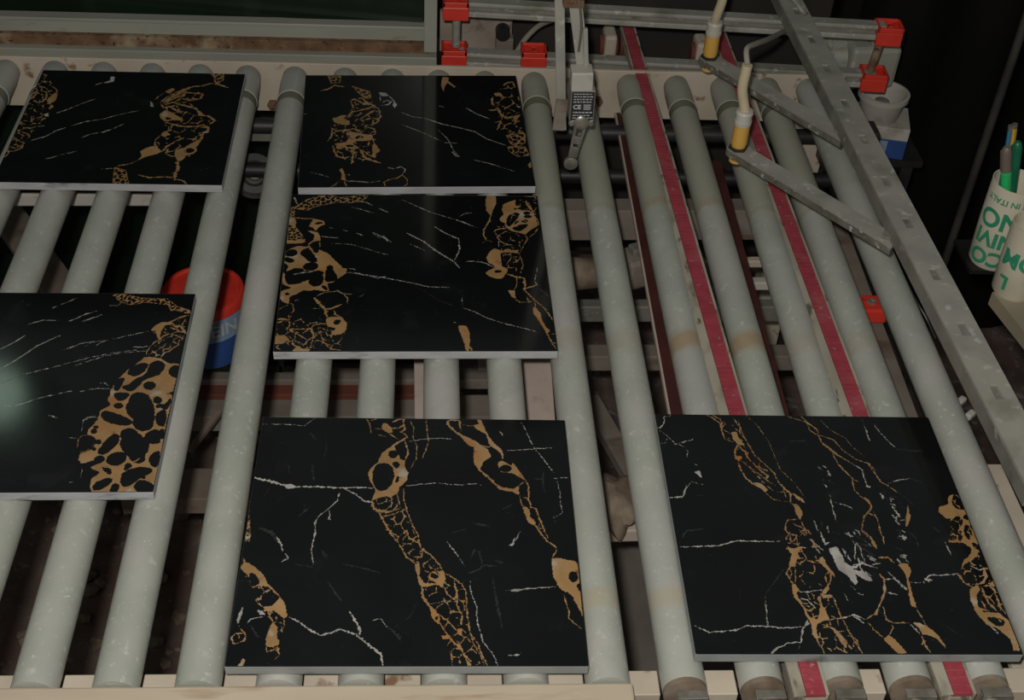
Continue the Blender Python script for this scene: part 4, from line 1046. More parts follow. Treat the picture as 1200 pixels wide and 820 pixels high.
    def mesh(self, z, name, m, parent):
        F = self.F; ins = F > 0
        V = []; faces = []
        def vid(p): V.append(p); return len(V) - 1
        full = ins[:-1, :-1] & ins[:-1, 1:] & ins[1:, :-1] & ins[1:, 1:]
        anyi = ins[:-1, :-1] | ins[:-1, 1:] | ins[1:, :-1] | ins[1:, 1:]
        X0, Y0 = self.x0, self.y0; k = 1e-4
        for j in range(full.shape[0]):
            row = np.flatnonzero(np.diff(np.concatenate(([0], full[j].astype(np.int8), [0]))))
            for a, b in zip(row[::2], row[1::2]):
                xa, xb, ya, yb = (X0 + a * STEP) * k, (X0 + b * STEP) * k, (Y0 + j * STEP) * k, (Y0 + (j + 1) * STEP) * k
                n = len(V); V += [(xa, ya, z), (xb, ya, z), (xb, yb, z), (xa, yb, z)]; faces.append((n, n + 1, n + 2, n + 3))
        js, is_ = np.nonzero(anyi & ~full)
        for j, i in zip(js.tolist(), is_.tolist()):
            cs = ((i, j), (i + 1, j), (i + 1, j + 1), (i, j + 1)); f = [F[b, a] for a, b in cs]; poly = []
            for q in range(4):
                (a, b), (c, d) = cs[q], cs[(q + 1) % 4]; fa, fb = f[q], f[(q + 1) % 4]
                if fa > 0: poly.append((a, b))
                if (fa > 0) != (fb > 0):
                    t = fa / (fa - fb); poly.append((a + (c - a) * t, b + (d - b) * t))
            if len(poly) > 2:
                n = len(V); V += [((X0 + a * STEP) * k, (Y0 + b * STEP) * k, z) for a, b in poly]; faces.append(tuple(range(n, n + len(poly))))
        if not faces: return None
        o = obj(name, (V, [], faces), m, parent); o.matrix_parent_inverse = Matrix.Identity(4)
        return o
TILE_T = 0.011
def make_tile(key, label, edge, seed):
    cx, cy, ang, W, D = RECTS[key]
    t = thing('marble_tile', label, 'tile', (cx, cy, -TILE_T), 'gold veined black tiles on the rollers')
    t.rotation_euler = (0, 0, ang)
    bm = B_(); box(bm, (0, 0, TILE_T / 2), (W, D, TILE_T), bev=0.0007)
    for f in bm.faces: f.material_index = 0 if f.normal.z > 0.9 else 1
    bm.normal_update()
    for f in bm.faces: f.material_index = 0 if (f.normal.z > 0.9) else 1
    o = obj('slab', bm, [M['marble'], M[edge]], t); o.matrix_parent_inverse = Matrix.Identity(4)
    rng = random.Random(seed); Wd, Dd = W * 1e4 - 16, D * 1e4 - 16
    G = Field(Wd, Dd, seed); Wf = Field(Wd, Dd, seed + 1); Gf = Field(Wd, Dd, seed + 2)
    pts = lambda l: [(l[q], l[q + 1]) for q in range(0, len(l), 2)]
    E = [(k, a, pts(l)) for k, a, l in VEINS[key]]
    for k, a, P in E:
        if k == 'B': G.blob(P)
    for k, a, P in E:
        if k == 'K': G.hole(P)
    for k, a, P in E:
        if k == 'g': G.ribbon(P, a * 0.82)
        elif k == 'N': G.network(P, a[0] * 0.9, a[1] * 0.72, rng)
        elif k == 'M': G.network(P, a[0], a[1] * 0.9, rng, True)
        elif k == 'w': Wf.ribbon(P, a * 0.72)
        elif k == 'W': Wf.blob(P)
        elif k == 'f': Gf.ribbon(P, a)
        elif k == 'C':
            (x, y), p1, p2 = P; rx = abs(p1[0] - x); ry = abs(p2[1] - y)
            for _ in range(a[0]):
                ax = x + rng.uniform(-rx, rx); ay = y + rng.uniform(-ry, ry); an = rng.gauss(-0.9, 0.5); ln = rng.uniform(0.2, 0.6) * (rx + ry)
                mx, my = ax + ln * 0.5 * math.cos(an) + rng.uniform(-8, 8), ay + ln * 0.5 * math.sin(an) + rng.uniform(-8, 8)
                (Wf if rng.random() < 0.55 else Gf).ribbon([(ax, ay), (mx, my), (ax + ln * math.cos(an), ay + ln * math.sin(an))], a[1] * rng.uniform(0.4, 1.1))
    for _ in range(26):          # dim clouding in the black ground
        ax, ay = rng.uniform(-Wd / 2, Wd / 2), rng.uniform(-Dd / 2, Dd / 2); an = rng.uniform(0, 6.28); P = [(ax, ay)]
        for _k in range(rng.randint(2, 4)): an += rng.gauss(0, 0.5); P.append((P[-1][0] + 70 * math.cos(an), P[-1][1] + 70 * math.sin(an)))
        Gf.ribbon(P, rng.uniform(2.0, 5.0))
    g = Gf.mesh(TILE_T + 0.00003, 'faint_veining', M['grey_vein'], t)
    if g: tag(g, 'faint grey veining')
    tag(Wf.mesh(TILE_T + 0.00006, 'white_veining', M['white_vein'], t), 'thin white calcite veining')
    tag(G.mesh(TILE_T + 0.00009, 'gold_veining', M['gold'], t), 'gold veining around black pebbles')
    return t
make_tile('F', 'black marble tile with a thick white vein meeting a gold vein ring', 'sawn_dull', 11)
make_tile('R', 'black marble tile lying across both red belts, with a smoky white patch', 'sawn_dull', 23)
make_tile('B1', 'black marble tile nearest the two small red clamps, its gold vein in a column', 'sawn', 37)
make_tile('B2', 'black marble tile with a pinkish streak at its sawn edge, middle of three in line', 'sawn', 41)
make_tile('L1', 'black marble tile in front of the rusty glazed cabinet, beside a bare roller', 'sawn', 53)
make_tile('L2', 'black marble tile with a wide gold pebble band beside the red-lidded tub', 'sawn', 67)

# ------------------------------------------------------------------ rollers
RR = 0.0200; RZ = -TILE_T - RR
ROLL = {-8: None, -7: None, -6: None, -5: (43, 300, None), -4: None, -3: None, -2: None, -1: None}
X0, PITCH = -0.1133, 0.0708
END_F, END_B = -0.1575, 0.926
xf, xb = {}, {}
for n in range(-8, 11): xf[n] = xb[n] = X0 + n * PITCH
meas = {-3: (-0.3223, -0.3265), -2: (-0.2536, -0.2570), -1: (-0.1835, -0.1876), 0: (-0.1140, -0.1130), 1: (-0.0425, -0.0425), 2: (0.0303, 0.0272), 3: (0.1028, 0.0963),
        4: (0.1755, 0.1705), 5: (0.2435, 0.2390), 6: (0.3135, 0.3160), 7: (0.3850, 0.3880), 8: (0.4490, 0.4600), 9: (0.5180, 0.5280), 10: (0.5870, 0.5930)}
for n, (a, b) in meas.items(): xf[n], xb[n] = a, b
BR = (0.34, 0.235, 0.13)
RM = {0: roller_mat('roller_plain', [])}
RM[1] = roller_mat('roller_worn', [(0.728, 0.010, 0.5, (0.30, 0.27, 0.17)), (0.46, 0.022, 0.22, BR), (0.09, 0.016, 0.45, (0.40, 0.33, 0.21))], 0.735)
RM[2] = roller_mat('roller_stained', [(0.740, 0.012, 0.6, (0.32, 0.26, 0.15)), (0.460, 0.020, 0.75, BR)], 0.745)
LAB = {
 -8: 'pale grey conveyor roller, sixth from the one crossing above the red lid', -7: 'pale grey conveyor roller, fifth from the one crossing above the red lid', -6: 'pale grey conveyor roller, fourth from the one crossing above the red lid',
 -5: 'pale grey conveyor roller, third from the one crossing above the red lid', -4: 'pale grey conveyor roller, second from the one crossing above the red lid',
 -3: 'pale grey conveyor roller skirting the rim of the red-lidded tub', -2: 'pale grey conveyor roller crossing right above the red lid of the tub', -1: 'bare pale grey conveyor roller with no tile on it, between two tile columns',
 0: 'pale grey roller under three tiles in line, first from the bare roller', 1: 'pale grey roller under three tiles in line, second from the bare roller', 2: 'pale grey roller under three tiles in line, third from the bare roller', 3: 'pale grey roller under three tiles in line, fourth from the bare roller',
 4: 'dusty grey conveyor roller with a red clamp over its back end', 5: 'dusty grey conveyor roller right under the limit switch lever', 6: 'brown-banded grey roller beside the red belt, on the limit switch side',
 7: 'brown-banded grey roller between the two red belts, against the first belt', 8: 'scuffed grey roller under the yellow sensor tips, between the red belts', 9: 'scuffed grey roller against the second red belt, crossed by the steel arm', 10: 'last grey roller, beside the slotted steel bar'}
for n in range(-8, 11):
    x1, x2 = xf[n], xb[n]
    t = thing('conveyor_roller', LAB[n], 'roller', (x1, END_F, RZ), 'grey conveyor rollers')
    d = Vector((x2 - x1, END_B - END_F, 0)); ln = d.length
    t.rotation_euler = (0, 0, -math.atan2(d.x, d.y))
    yg = 0.826 - END_F
    mt = RM[0] if n < 4 else (RM[1] if n in (4, 5) else RM[2] if n in (6, 7) else RM[0] if n == 10 else RM[1])
    bm = B_(); lathe(bm, (0, 0, 0), (0, ln, 0), [(0, RR * 0.995), (0.0008, RR), (ln - 0.03, RR), (ln - 0.006, RR * 0.93), (ln, RR * 0.78)], 40)
    o = obj('tube', bm, mt, t, True); o.matrix_parent_inverse = Matrix.Identity(4)
    if n < 10:
        bm = B_(); lathe(bm, (0, yg, 0), (0, yg + 0.02, 0), [(0, RR * 0.99), (0.0005, RR * 1.012), (0.019, RR * 1.012), (0.0195, RR * 0.99)], 40)
        o = obj('belt_groove', bm, M['olive'], t, True); o.matrix_parent_inverse = Matrix.Identity(4)
        bm = B_(); lathe(bm, (0, yg + 0.02, 0), (0, yg + 0.024, 0), [(0, RR * 0.99), (0.0004, RR * 1.045), (0.003, RR * 1.045), (0.0036, RR * 0.99)], 40)
        o = obj('collar', bm, mt, t, True); o.matrix_parent_inverse = Matrix.Identity(4)
    bm = B_(); cyl(bm, (0, -0.022, 0), (0, 0.004, 0), 0.007, 16); box(bm, (0, -0.018, 0.0), (0.009, 0.012, 0.009))
    o = obj('shaft_end', bm, M['steel'], t, True); o.matrix_parent_inverse = Matrix.Identity(4)
    if n >= 5:
        bm = B_(); lathe(bm, (0, -0.006, 0), (0, 0.003, 0), [(0, RR * 0.6), (0.001, RR * 0.98), (0.006, RR * 0.985), (0.0065, RR * 0.6)], 32)
        o = obj('end_cap', bm, M['mud'], t, True); o.matrix_parent_inverse = Matrix.Identity(4)
        bm = B_(); box(bm, (0.004, -0.012, 0.009), (0.027, 0.009, 0.003), None, 0.0006); box(bm, (0.004, -0.0155, 0.003), (0.027, 0.002, 0.012))
        o = obj('shaft_clip', bm, M['chrome'], t); o.matrix_parent_inverse = Matrix.Identity(4)

# ------------------------------------------------------------------ conveyor frame
fr = thing('roller_conveyor', 'cream painted steel conveyor frame carrying all the rollers', 'conveyor', (0, 0.4, floor_z))
def part(name, bm, m, parent, smooth=False, label=None):
    o = obj(name, bm, m, parent, smooth)
    if label: o['label'] = label
    return o
xe = at(740, 812, -0.03).x
bm = B_(); box(bm, ((-0.85 + xe) / 2, -0.1840, -0.0415), (xe + 0.85, 0.050, 0.049), bev=0.002); part('front_rail', bm, M['rail_tan'], fr)
bm = B_(); box(bm, ((xe + 0.95) / 2, -0.212, -0.052), (0.95 - xe, 0.040, 0.03), bev=0.002); part('front_rail', bm, M['white_plastic'], fr)
for n in range(-8, 11):
    xa = xf[n] + RR + 0.0006; xc = (xf[n + 1] if n < 10 else xf[n] + PITCH) - RR - 0.0006
    if n == 6: xa = at(949, 779, -0.0135).x + 0.0145
    if n == 8: xa = at(1120, 779, -0.0135).x + 0.0145
    if xc - xa < 0.003: continue
    bm = B_(); box(bm, ((xa + xc) / 2, -0.1455, -0.047), (xc - xa, 0.026, 0.020), bev=0.001); part('front_block', bm, M['cream'], fr)
bm = B_(); box(bm, (0.05, -0.176, -0.125), (1.8, 0.006, 0.09)); part('front_web', bm, M['cream'], fr)
zbt = aty(600, 79, END_B + 0.004).z
bm = B_(); box(bm, (-0.15, END_B + 0.004, zbt - 0.041), (1.60, 0.006, 0.082), bev=0.001); back = part('back_rail', bm, M['cream'], fr)
for (u, v) in [(320, 122), (590, 124), (700, 118)]:
    p = aty(u, v, END_B); bm = B_(); cyl(bm, p, p + Vector((0, -0.006, 0)), 0.0085, 6); part('bolt', bm, M['rust'], back)
for x in (-0.78, 0.60):
    for y in (-0.14, 0.90):
        bm = B_(); box(bm, (x, y, (floor_z - 0.075) / 2), (0.05, 0.05, -0.075 - floor_z), bev=0.003); part('leg', bm, M['cream'], fr)
def xbeam(name, u0, u1, v, z, dy, h, m, lab=None, own=fr):
    a, b = at(u0, v, z), at(u1, v, z)
    bm = B_(); c = (a + b) / 2; bar(bm, Vector((a.x, a.y - dy / 2, z - h / 2)), Vector((b.x, b.y - dy / 2, z - h / 2)), dy, h, 0.002); return part(name, bm, m, own, label=lab)
xbeam('cross_beam', 560, 1010, 232, -0.17, 0.035, 0.055, M['beam'], 'dusty cross beam with a rusty top')
xbeam('cross_beam', 600, 960, 350, -0.28, 0.02, 0.03, M['steel'])
xbeam('cross_beam', 560, 980, 403, -0.36, 0.03, 0.03, M['beam'])
xbeam('cross_beam', 840, 960, 300, -0.14, 0.012, 0.012, M['cream'])
xbeam('cross_beam', 840, 960, 324, -0.15, 0.014, 0.014, M['white_plastic'])
xbeam('cross_beam', 170, 660, 430, -0.40, 0.03, 0.02, M['beam'])
xbeam('cross_beam', 170, 520, 447, -0.41, 0.03, 0.012, M['rust_band'], 'rust red cross beam')
xbeam('cross_beam', 170, 620, 462, -0.42, 0.05, 0.03, M['beam'])
xbeam('cross_beam', 150, 330, 548, -0.40, 0.06, 0.03, M['board'])
xbeam('cross_beam', 0, 190, 225, -0.10, 0.006, 0.02, M['white_plastic'])
# drive shafts under the back ends
for (u0, u1, v, z, r, m) in [(250, 1010, 146, -0.085, 0.012, M['dark_steel']), (250, 1010, 198, -0.10, 0.011, M['black'])]:
    a, b = at(u0, v, z), at(u1, v, z); b.y = a.y
    s = thing('drive_shaft', 'black steel drive shaft nearest the back rail' if v < 170 else 'black rubber-covered drive shaft under the limit switch roller', 'shaft', a)
    bm = B_(); cyl(bm, a, b, r, 20); obj('shaft', bm, m, s, True)
    for e in (a, b):
        bm = B_(); box(bm, e + Vector((0, 0, -0.0)), (0.02, 0.04, 0.04), bev=0.003); obj('bearing_block', bm, M['dark_steel'], s)
# right-hand side plate with a stepped edge
a = at(1128, 560, -0.07); b = at(1195, 700, -0.07); a_side = a.copy()
poly = [(a.x - 0.004, a.y + 0.02), (a.x + 0.05, a.y + 0.02), (a.x + 0.05, -0.16), (a.x - 0.03, -0.16), (a.x - 0.03, a.y - 0.10), (a.x - 0.004, a.y - 0.09)]
bm = B_(); prism(bm, poly, -0.075, -0.069); part('side_plate', bm, M['cream'], fr, label='stepped cream side plate')
poly = [(a.x + 0.012, 0.95), (a.x + 0.022, 0.95), (a.x + 0.022, a.y + 0.02), (a.x + 0.012, a.y + 0.02)]
bm = B_(); prism(bm, poly, -0.12, -0.07); part('side_rail', bm, M['dark_steel'], fr)

# ------------------------------------------------------------------ red belts on their guides
def belt(u0, v0, u1, v1, label, tag_):
    z = -0.0135; a, b = at(u0, v0, z), at(u1, v1, z)
    if b.y > -0.175: b = a + (b - a) * ((-0.175 - a.y) / (b.y - a.y))
    d = (b - a).normalized(); side = Vector((-d.y, d.x, 0))          # towards +x when d points to the front
    t = thing('belt_conveyor', label, 'belt', (a + b) / 2 + Vector((0, 0, -0.06)), 'red transfer belts between the rollers')
    k = a + d * 0.175                                                # the deep guide starts behind the back rail
    bm = B_(); bar(bm, a + Vector((0, 0, -0.0028)), b + Vector((0, 0, -0.0028)), 0.017, 0.0036); bo = obj('belt', bm, M['belt'], t)
    n = int((b - a).length / 0.0075); bm = B_()
    for i in range(n):
        c = a + d * (0.0075 * (i + 0.5)); box(bm, c + Vector((0, 0, -0.0009)), (0.0168, 0.0058, 0.0008), frame_of(d))
    tag(obj('belt_ribs', bm, M['belt'], bo), 'fine ribbing of the red belt', kind='stuff')
    for s_, wd in ((-1, 0.0110), (1, 0.0030)):
        for p, q, h in ((a, k, 0.012), (k, b, 0.055)):
            wd_ = wd if h > 0.02 else 0.003
            for w2, hh, zz in (((wd_, 0.004, -0.0012), (0.003, h, -0.0016)) if s_ < 0 else ((wd_, h, -0.0006),)):
                off = side * s_ * (0.0088 + (wd_ - 0.0022 if (hh > 0.01 and s_ < 0 and False) else w2 / 2))
                bm = B_(); bar(bm, p + off + Vector((0, 0, -hh / 2 + zz)), q + off + Vector((0, 0, -hh / 2 + zz)), w2, hh, 0.0005); obj('guide_cheek', bm, M['guide'], t)
    bm = B_(); bar(bm, k + Vector((0, 0, -0.033)), b + Vector((0, 0, -0.033)), 0.021, 0.05); obj('guide_channel', bm, M['guide'], t)
    pc = a + d * 0.012 + Vector((0, 0, -0.033))
    bm = B_(); lathe(bm, pc - side * 0.012, pc + side * 0.012, [(0, 0.024), (0.003, 0.024), (0.0035, 0.028), (0.0205, 0.028), (0.021, 0.024), (0.024, 0.024)], 32); obj('pulley', bm, M['rust_band'], t, True)
    bm = B_(); c = pc - side * 0.028; box(bm, c + Vector((0, 0, -0.004)), (0.02, 0.042, 0.058), frame_of(d), 0.005); obj('pulley_bracket', bm, M['cream'], t)
    bm = B_(); lathe(bm, c - side * 0.016, c + side * 0.013, [(0, 0.016), (0.028, 0.019)], 24); obj('pulley_hub', bm, M['rust_band'], t, True)
    # the slack return run below
    return t
belt(735, 27, 957, 812, 'red ribbed belt running nearest the limit switch', 0)
belt(842, 36, 1130, 812, 'red ribbed belt passing under both yellow sensors', 1)
for (u0, v0, u1, v1, lab) in [(727, 128, 800, 520, 'dark red return belt with a pale edge, near the limit switch'), (838, 190, 925, 520, 'dark red return belt seen between the two bright red belts')]:
    z = -0.085; a, b = at(u0, v0, z), at(u1, v1, z)
    t = thing('return_belt', lab, 'belt', (a + b) / 2)
    bm = B_(); bar(bm, a, b, 0.016, 0.004); obj('belt', bm, M['old_belt'], t)
    d = (b - a).normalized(); s_ = Vector((d.y, -d.x, 0)) * -1
    off = Vector((-0.0095, 0, 0))
    bm = B_(); bar(bm, a + off, b + off, 0.0026, 0.006); obj('pale_edge', bm, M['stone'], t)

# ------------------------------------------------------------------ guide rails, red clamps, posts
def rail(name, p, q, label):
    t = thing(name, label, 'rail', (p + q) / 2)
    d = (q - p).normalized()
    for dz, h, m in ((0.0085, 0.007, M['steel_dust']), (-0.0075, 0.009, M['steel_dust'])):
        bm = B_(); bar(bm, p + Vector((0, 0, dz)), q + Vector((0, 0, dz)), 0.022, h, 0.002); obj('flange', bm, m, t)
    bm = B_(); bar(bm, p + Vector((0, 0.003, 0)), q + Vector((0, 0.003, 0)), 0.012, 0.014); obj('groove', bm, M['steel'], t)
    return t
LZ = -0.046; UZ = 0.046
l0, l1 = at(528, 66, LZ), at(1022, 92, LZ)
lower = rail('guide_rail', l0, l1 + Vector((0.004, 0, 0)), 'lower dull aluminium guide rail crossing under the red belts')
u0_, u1_ = aty(545, 8, l0.y), aty(1036, 36, l1.y)
upper = rail('guide_rail', u0_, u1_, 'upper dull aluminium guide rail between two red clamps')
def clamp(c, label, wd=0.040, dp=0.036, h=0.030, rot=0.0, socket=True):
    t = thing('red_clamp', label, 'clamp', c + Vector((0, 0, -h / 2)), 'red plastic clamps on the guide rails')
    R = Matrix.Rotation(rot, 3, 'Z')
    P = lambda x, y, z: c + R @ Vector((x, y, z))
    bm = B_(); box(bm, P(0, 0, -0.004), (wd, dp, h - 0.008), R, 0.0015); cb_ = obj('body', bm, M['red'], t)
    for sx, sy, lx, ly in ((0, -1, wd, 0.004), (0, 1, wd, 0.004), (-1, 0, 0.004, dp), (1, 0, 0.004, dp)):
        bm = B_(); box(bm, P(sx * (wd / 2 - 0.002), sy * (dp / 2 - 0.002), h / 2 - 0.004), (lx, ly, 0.0082), R, 0.0008); obj('rim', bm, M['red'], cb_)
    for an in (0.72, -0.72):
        bm = B_(); box(bm, P(0, 0, h / 2 - 0.006), (wd * 1.1, 0.004, 0.006), R @ Matrix.Rotation(an, 3, 'Z'), 0.0006); obj('rib', bm, M['red'], cb_)
    return t
clamp(aty(534, 8, l0.y), 'red clamp at the cabinet end of the upper guide rail')
clamp(aty(532, 64, l0.y), 'red clamp at the cabinet end of the lower guide rail', rot=0.0)
clamp(aty(625, 66, (l0.y * 0.8 + l1.y * 0.2)) , 'red clamp on the lower guide rail right above a roller end')
clamp(aty(1040, 38, l1.y), 'red clamp on the free end of the upper rail, above the motor', rot=-0.06)
clamp(aty(1022, 92, l1.y), 'red clamp on the free end of the lower rail, holding the rusty rod', rot=-0.06)
def post(name, p, q, r, m, label):
    bm = B_(); cyl(bm, p, q, r, 16); return tag(obj(name, bm, m, None, True), label, 'rod')
q0 = aty(535, 22, l0.y); q1 = aty(534, 54, l0.y); post('clamp_rod', Vector((q0.x, l0.y, q0.z)), Vector((q0.x, l0.y, q1.z)), 0.0065, M['steel_dust'], 'grey upright rod joining the two clamps beside the cabinet')
q0 = aty(1031, 52, l1.y); q1 = aty(1020, 82, l1.y); post('clamp_rod', Vector((q0.x, l1.y, q0.z)), Vector((q1.x, l1.y, q1.z)), 0.0065, M['rust'], 'rusty upright rod joining the two clamps over the motor')

# ------------------------------------------------------------------ slotted steel bar, arms, sensors
BZ = 0.085
pA, pB = at(906, -40, BZ), at(1228, 574, BZ)
t = thing('slotted_bar', 'long dusty slotted steel bar carrying the sensor arms', 'bar', (pA + pB) / 2)
d = (pB - pA).normalized(); sd = Vector((-d.y, d.x, 0)); BW = 0.036
slots = [(925, 13), (943, 46), (965, 80), (986, 121), (1010, 163), (1037, 212), (1065, 261), (1097, 321), (1131, 385), (1171, 459), (1214, 540)]
ss = []
for u, v in slots:
    q = at(u, v, BZ); ss.append((q - pA).dot(d))
off = Vector((0, 0, -0.0015))
def flat(bm, s0, s1, x0, x1):
    c = pA + d * ((s0 + s1) / 2) - sd * ((x0 + x1) / 2) * -1 + off
    box(bm, c, (x1 - x0, s1 - s0, 0.003), frame_of(d))
L_ = (pB - pA).length; prev = 0.0
bm = B_()
flat(bm, 0, L_, -BW / 2, -0.0045); flat(bm, 0, L_, 0.0045, BW / 2)
for s_ in ss:
    flat(bm, prev, s_ - 0.011, -0.0045, 0.0045); prev = s_ + 0.011
flat(bm, prev, L_, -0.0045, 0.0045)
obj('slotted_face', bm, M['steel_dust'], t)
bm = B_(); bar(bm, pA + Vector((0, 0, -0.0042)), pB + Vector((0, 0, -0.0042)), 0.012, 0.0036); obj('slot_backing', bm, M['steel'], t)  # darker steel than the face: shade inside the slots put into the colour
for sgn in (-1, 1):
    o_ = sd * sgn * (BW / 2 - 0.0015)
    bm = B_(); bar(bm, pA + o_ + Vector((0, 0, -0.0125)), pB + o_ + Vector((0, 0, -0.0125)), 0.003, 0.019, 0.0008); obj('side_flange', bm, M['steel'], t)
AZ = BZ - 0.022
def arm(u0, v0, u1, v1, label):
    a, b = at(u0, v0, AZ), at(u1, v1, AZ); d = (b - a).normalized(); s = Vector((-d.y, d.x, 0))
    t = thing('sensor_arm', label, 'arm', (a + b) / 2 + Vector((0, 0, -0.004)))
    poly = []
    n = 8; w2 = 0.0140
    for k in range(n + 1):
        th = math.pi * k / n; poly.append(a - d * (w2 * 0.7 * math.sin(th)) + s * w2 * math.cos(th))
    poly += [b - s * w2 + d * 0.006, b + s * w2 - d * 0.004]
    bm = B_(); prism(bm, [(p.x, p.y) for p in poly], AZ - 0.009, AZ); bm.normal_update()
    for f in bm.faces: f.material_index = 0 if abs(f.normal.z) > 0.5 else 1
    obj('plate', bm, [M['steel_dust'], M['grime']], t)
    c = a + d * 0.004
    bm = B_(); lathe(bm, c + Vector((0, 0, 0)), c + Vector((0, 0, 0.004)), [(0, 0.0125), (0.0035, 0.0125), (0.004, 0.011)], 6); obj('lock_nut', bm, M['blue'] if False else M['dark_steel'], t)
    bm = B_(); cyl(bm, c + Vector((0, 0, -0.012)), c + Vector((0, 0, -0.008)), 0.0125, 6); obj('lock_nut', bm, M['dark_steel'], t)
    cb = b - d * 0.012; bm = B_(); cyl(bm, cb + Vector((0, 0, 0)), cb + Vector((0, 0, 0.005)), 0.006, 6); obj('bolt', bm, M['steel'], t)
    return c
c1 = arm(829, 66, 990, 160, 'short steel arm holding the sensor over the back rail')
c2 = arm(862, 172, 1048, 284, 'steel arm holding the sensor that bends its cable to the slotted bar')
def sensor(c, pts, label, sleeve):
    t = thing('proximity_sensor', label, 'sensor', c + Vector((0, 0, -0.018)))
    Z = Vector((0, 0, 1))
    bm = B_(); lathe(bm, c - Z * 0.020, c + Z * 0.0005, [(0, 0.0075), (0.001, 0.0088), (0.0085, 0.0088), (0.009, 0.0082), (0.0185, 0.0082)], 24); obj('sensing_tip', bm, M['yellow'], t, True)
    bm = B_(); lathe(bm, c + Z * 0.004, c + Z * 0.036, [(0, 0.0095), (0.006, 0.0105), (0.031, 0.0100), (0.032, 0.009)], 24); obj('body', bm, M['yellow'], t, True)
    bm = B_(); lathe(bm, c + Z * 0.036, c + Z * 0.056, [(0, 0.0108), (0.002, 0.0112), (0.006, 0.0112), (0.0065, 0.0105), (0.016, 0.0105), (0.0165, 0.0115), (0.020, 0.010)], 24); obj('collar', bm, M['white_plastic'], t, True)
    p0 = c + Z * 0.055
    bm = B_(); tube(bm, [p0] + sleeve, 0.0066, 14); obj('cable_sleeve', bm, M['cable'], t, True)
    bm = B_(); tube(bm, pts, 0.0036, 10); obj('cable', bm, M['cable'] if len(pts) < 4 else M['grey_cable'], t, True)
s1 = [aty(840, 18, c1.y - 0.005), aty(847, -2, c1.y - 0.01), aty(852, -40, c1.y - 0.01)]
sensor(c1, [s1[-1], aty(856, -70, c1.y - 0.01), aty(862, -120, c1.y)], 'yellow proximity sensor whose cable rises straight, over the back rail', s1)
s2 = [aty(870, 105, c2.y), aty(874, 84, c2.y), aty(876, 76, c2.y)]
sensor(c2, [s2[-1], aty(875, 58, c2.y + 0.02), aty(884, 52, c2.y + 0.05), aty(900, 46, c2.y + 0.12), at(918, 37, BZ + 0.004)], 'yellow proximity sensor whose cable bends over to the slotted bar', s2)
ca = [at(922, -6, BZ + 0.02), at(932, 2, BZ + 0.018), at(941, 14, BZ + 0.010), at(948, 18, BZ - 0.01)]
bm = B_(); tube(bm, ca, 0.003, 8); tag(obj('loose_cable', bm, M['grey_cable'], None, True), 'grey cable looped over the top of the slotted bar', 'cable')

# ------------------------------------------------------------------ limit switch on two hanging strips
LP = at(668, 185, 0.010); LY = LP.y
t = thing('limit_switch', 'black and grey limit switch with lever and roller, hanging over the rollers', 'switch', LP)
def V(u, v, dy=0.0): return aty(u, v, LY + dy)
a, b = V(655, -40, 0.03), V(658, 152, 0.03)
a = b + (a - b) * (0.53 - b.z) / (a.z - b.z); strip_top = a.copy()
bm = B_(); bar(bm, a, b, 0.0125, 0.004, 0.0006, up=Vector((0, 1, 0))); obj('hanger_strip', bm, M['steel_dust'], t)
a = V(650, 116, 0.028); b = V(663, 152, 0.028)
bm = B_(); box(bm, (a + b) / 2, (0.016, 0.006, abs(a.z - b.z)), Matrix.Rotation(0.05, 3, 'Y'), 0.0008); obj('hanger_foot', bm, M['beam'], t)
a, b = V(669, -40, 0.024), V(684, 84, 0.012)
a = b + (a - b) * (0.53 - b.z) / (a.z - b.z)
bm = B_(); bar(bm, a, b, 0.0165, 0.004, 0.0006, up=Vector((0, 1, 0))); obj('hanger_strip', bm, M['steel_dust'], t)
a, b = V(686, 33, 0.01), V(687, 84, 0.01)
bm = B_(); bar(bm, a, b, 0.006, 0.006, 0.001); obj('cable_stub', bm, M['steel_dust'], t)
a, b = V(682, 80), V(681, 102)
bm = B_(); bar(bm, a, b, 0.028, 0.026, 0.002, up=Vector((0, 1, 0))); obj('top_housing', bm, M['white_plastic'], t)
a, b = V(683, 100), V(680, 138)
ZF = frame_of(b - a, Vector((0, 1, 0)))
bm = B_(); bar(bm, a, b, 0.032, 0.026, 0.0015, up=Vector((0, 1, 0))); body = obj('body', bm, M['steel'], t)
n_ = ZF @ Vector((0, 0, 1)); n_ = n_ if n_.y < 0 else -n_
bm = B_(); bar(bm, a + (b - a) * 0.05 + n_ * 0.0132, b - (b - a) * 0.06 + n_ * 0.0132, 0.029, 0.0012, 0, up=Vector((0, 1, 0))); face = obj('face_plate', bm, M['switch_black'], t)
dn = (b - a).normalized(); sx_ = dn.cross(n_).normalized(); sx_ = sx_ if sx_.x > 0 else -sx_
def place_text(s, size, org, right, up, m, parent, name='print', bold=0.0):
    tb = text_bm(s, size, 0, bold)
    R = Matrix((right, up, right.cross(up))).transposed()
    bmesh.ops.transform(tb, matrix=Matrix.Translation(org) @ R.to_4x4(), verts=tb.verts)
    return obj(name, tb, m, parent)
rng = random.Random(3)
for f_, hgt in [(0.10, 0.0013), (0.18, 0.0013), (0.26, 0.0013), (0.34, 0.0016), (0.66, 0.0018), (0.75, 0.0013), (0.83, 0.0013), (0.92, 0.0020)]:   # lines of print too small to read
    bm = B_(); x = -0.012
    while x < 0.011:
        ln = rng.uniform(0.0012, 0.0045)
        box(bm, a + (b - a) * f_ + n_ * 0.0141 + sx_ * (x + ln / 2), (ln, hgt, 0.0002), Matrix((sx_, -dn, n_)).transposed()); x += ln + 0.0011
    obj('print', bm, M['ink_white'], face)
place_text('CE', 0.0085, a + (b - a) * 0.50 + n_ * 0.0141 - sx_ * 0.007, sx_, -dn, M['ink_white'], face, bold=0.0003)
bm = B_()
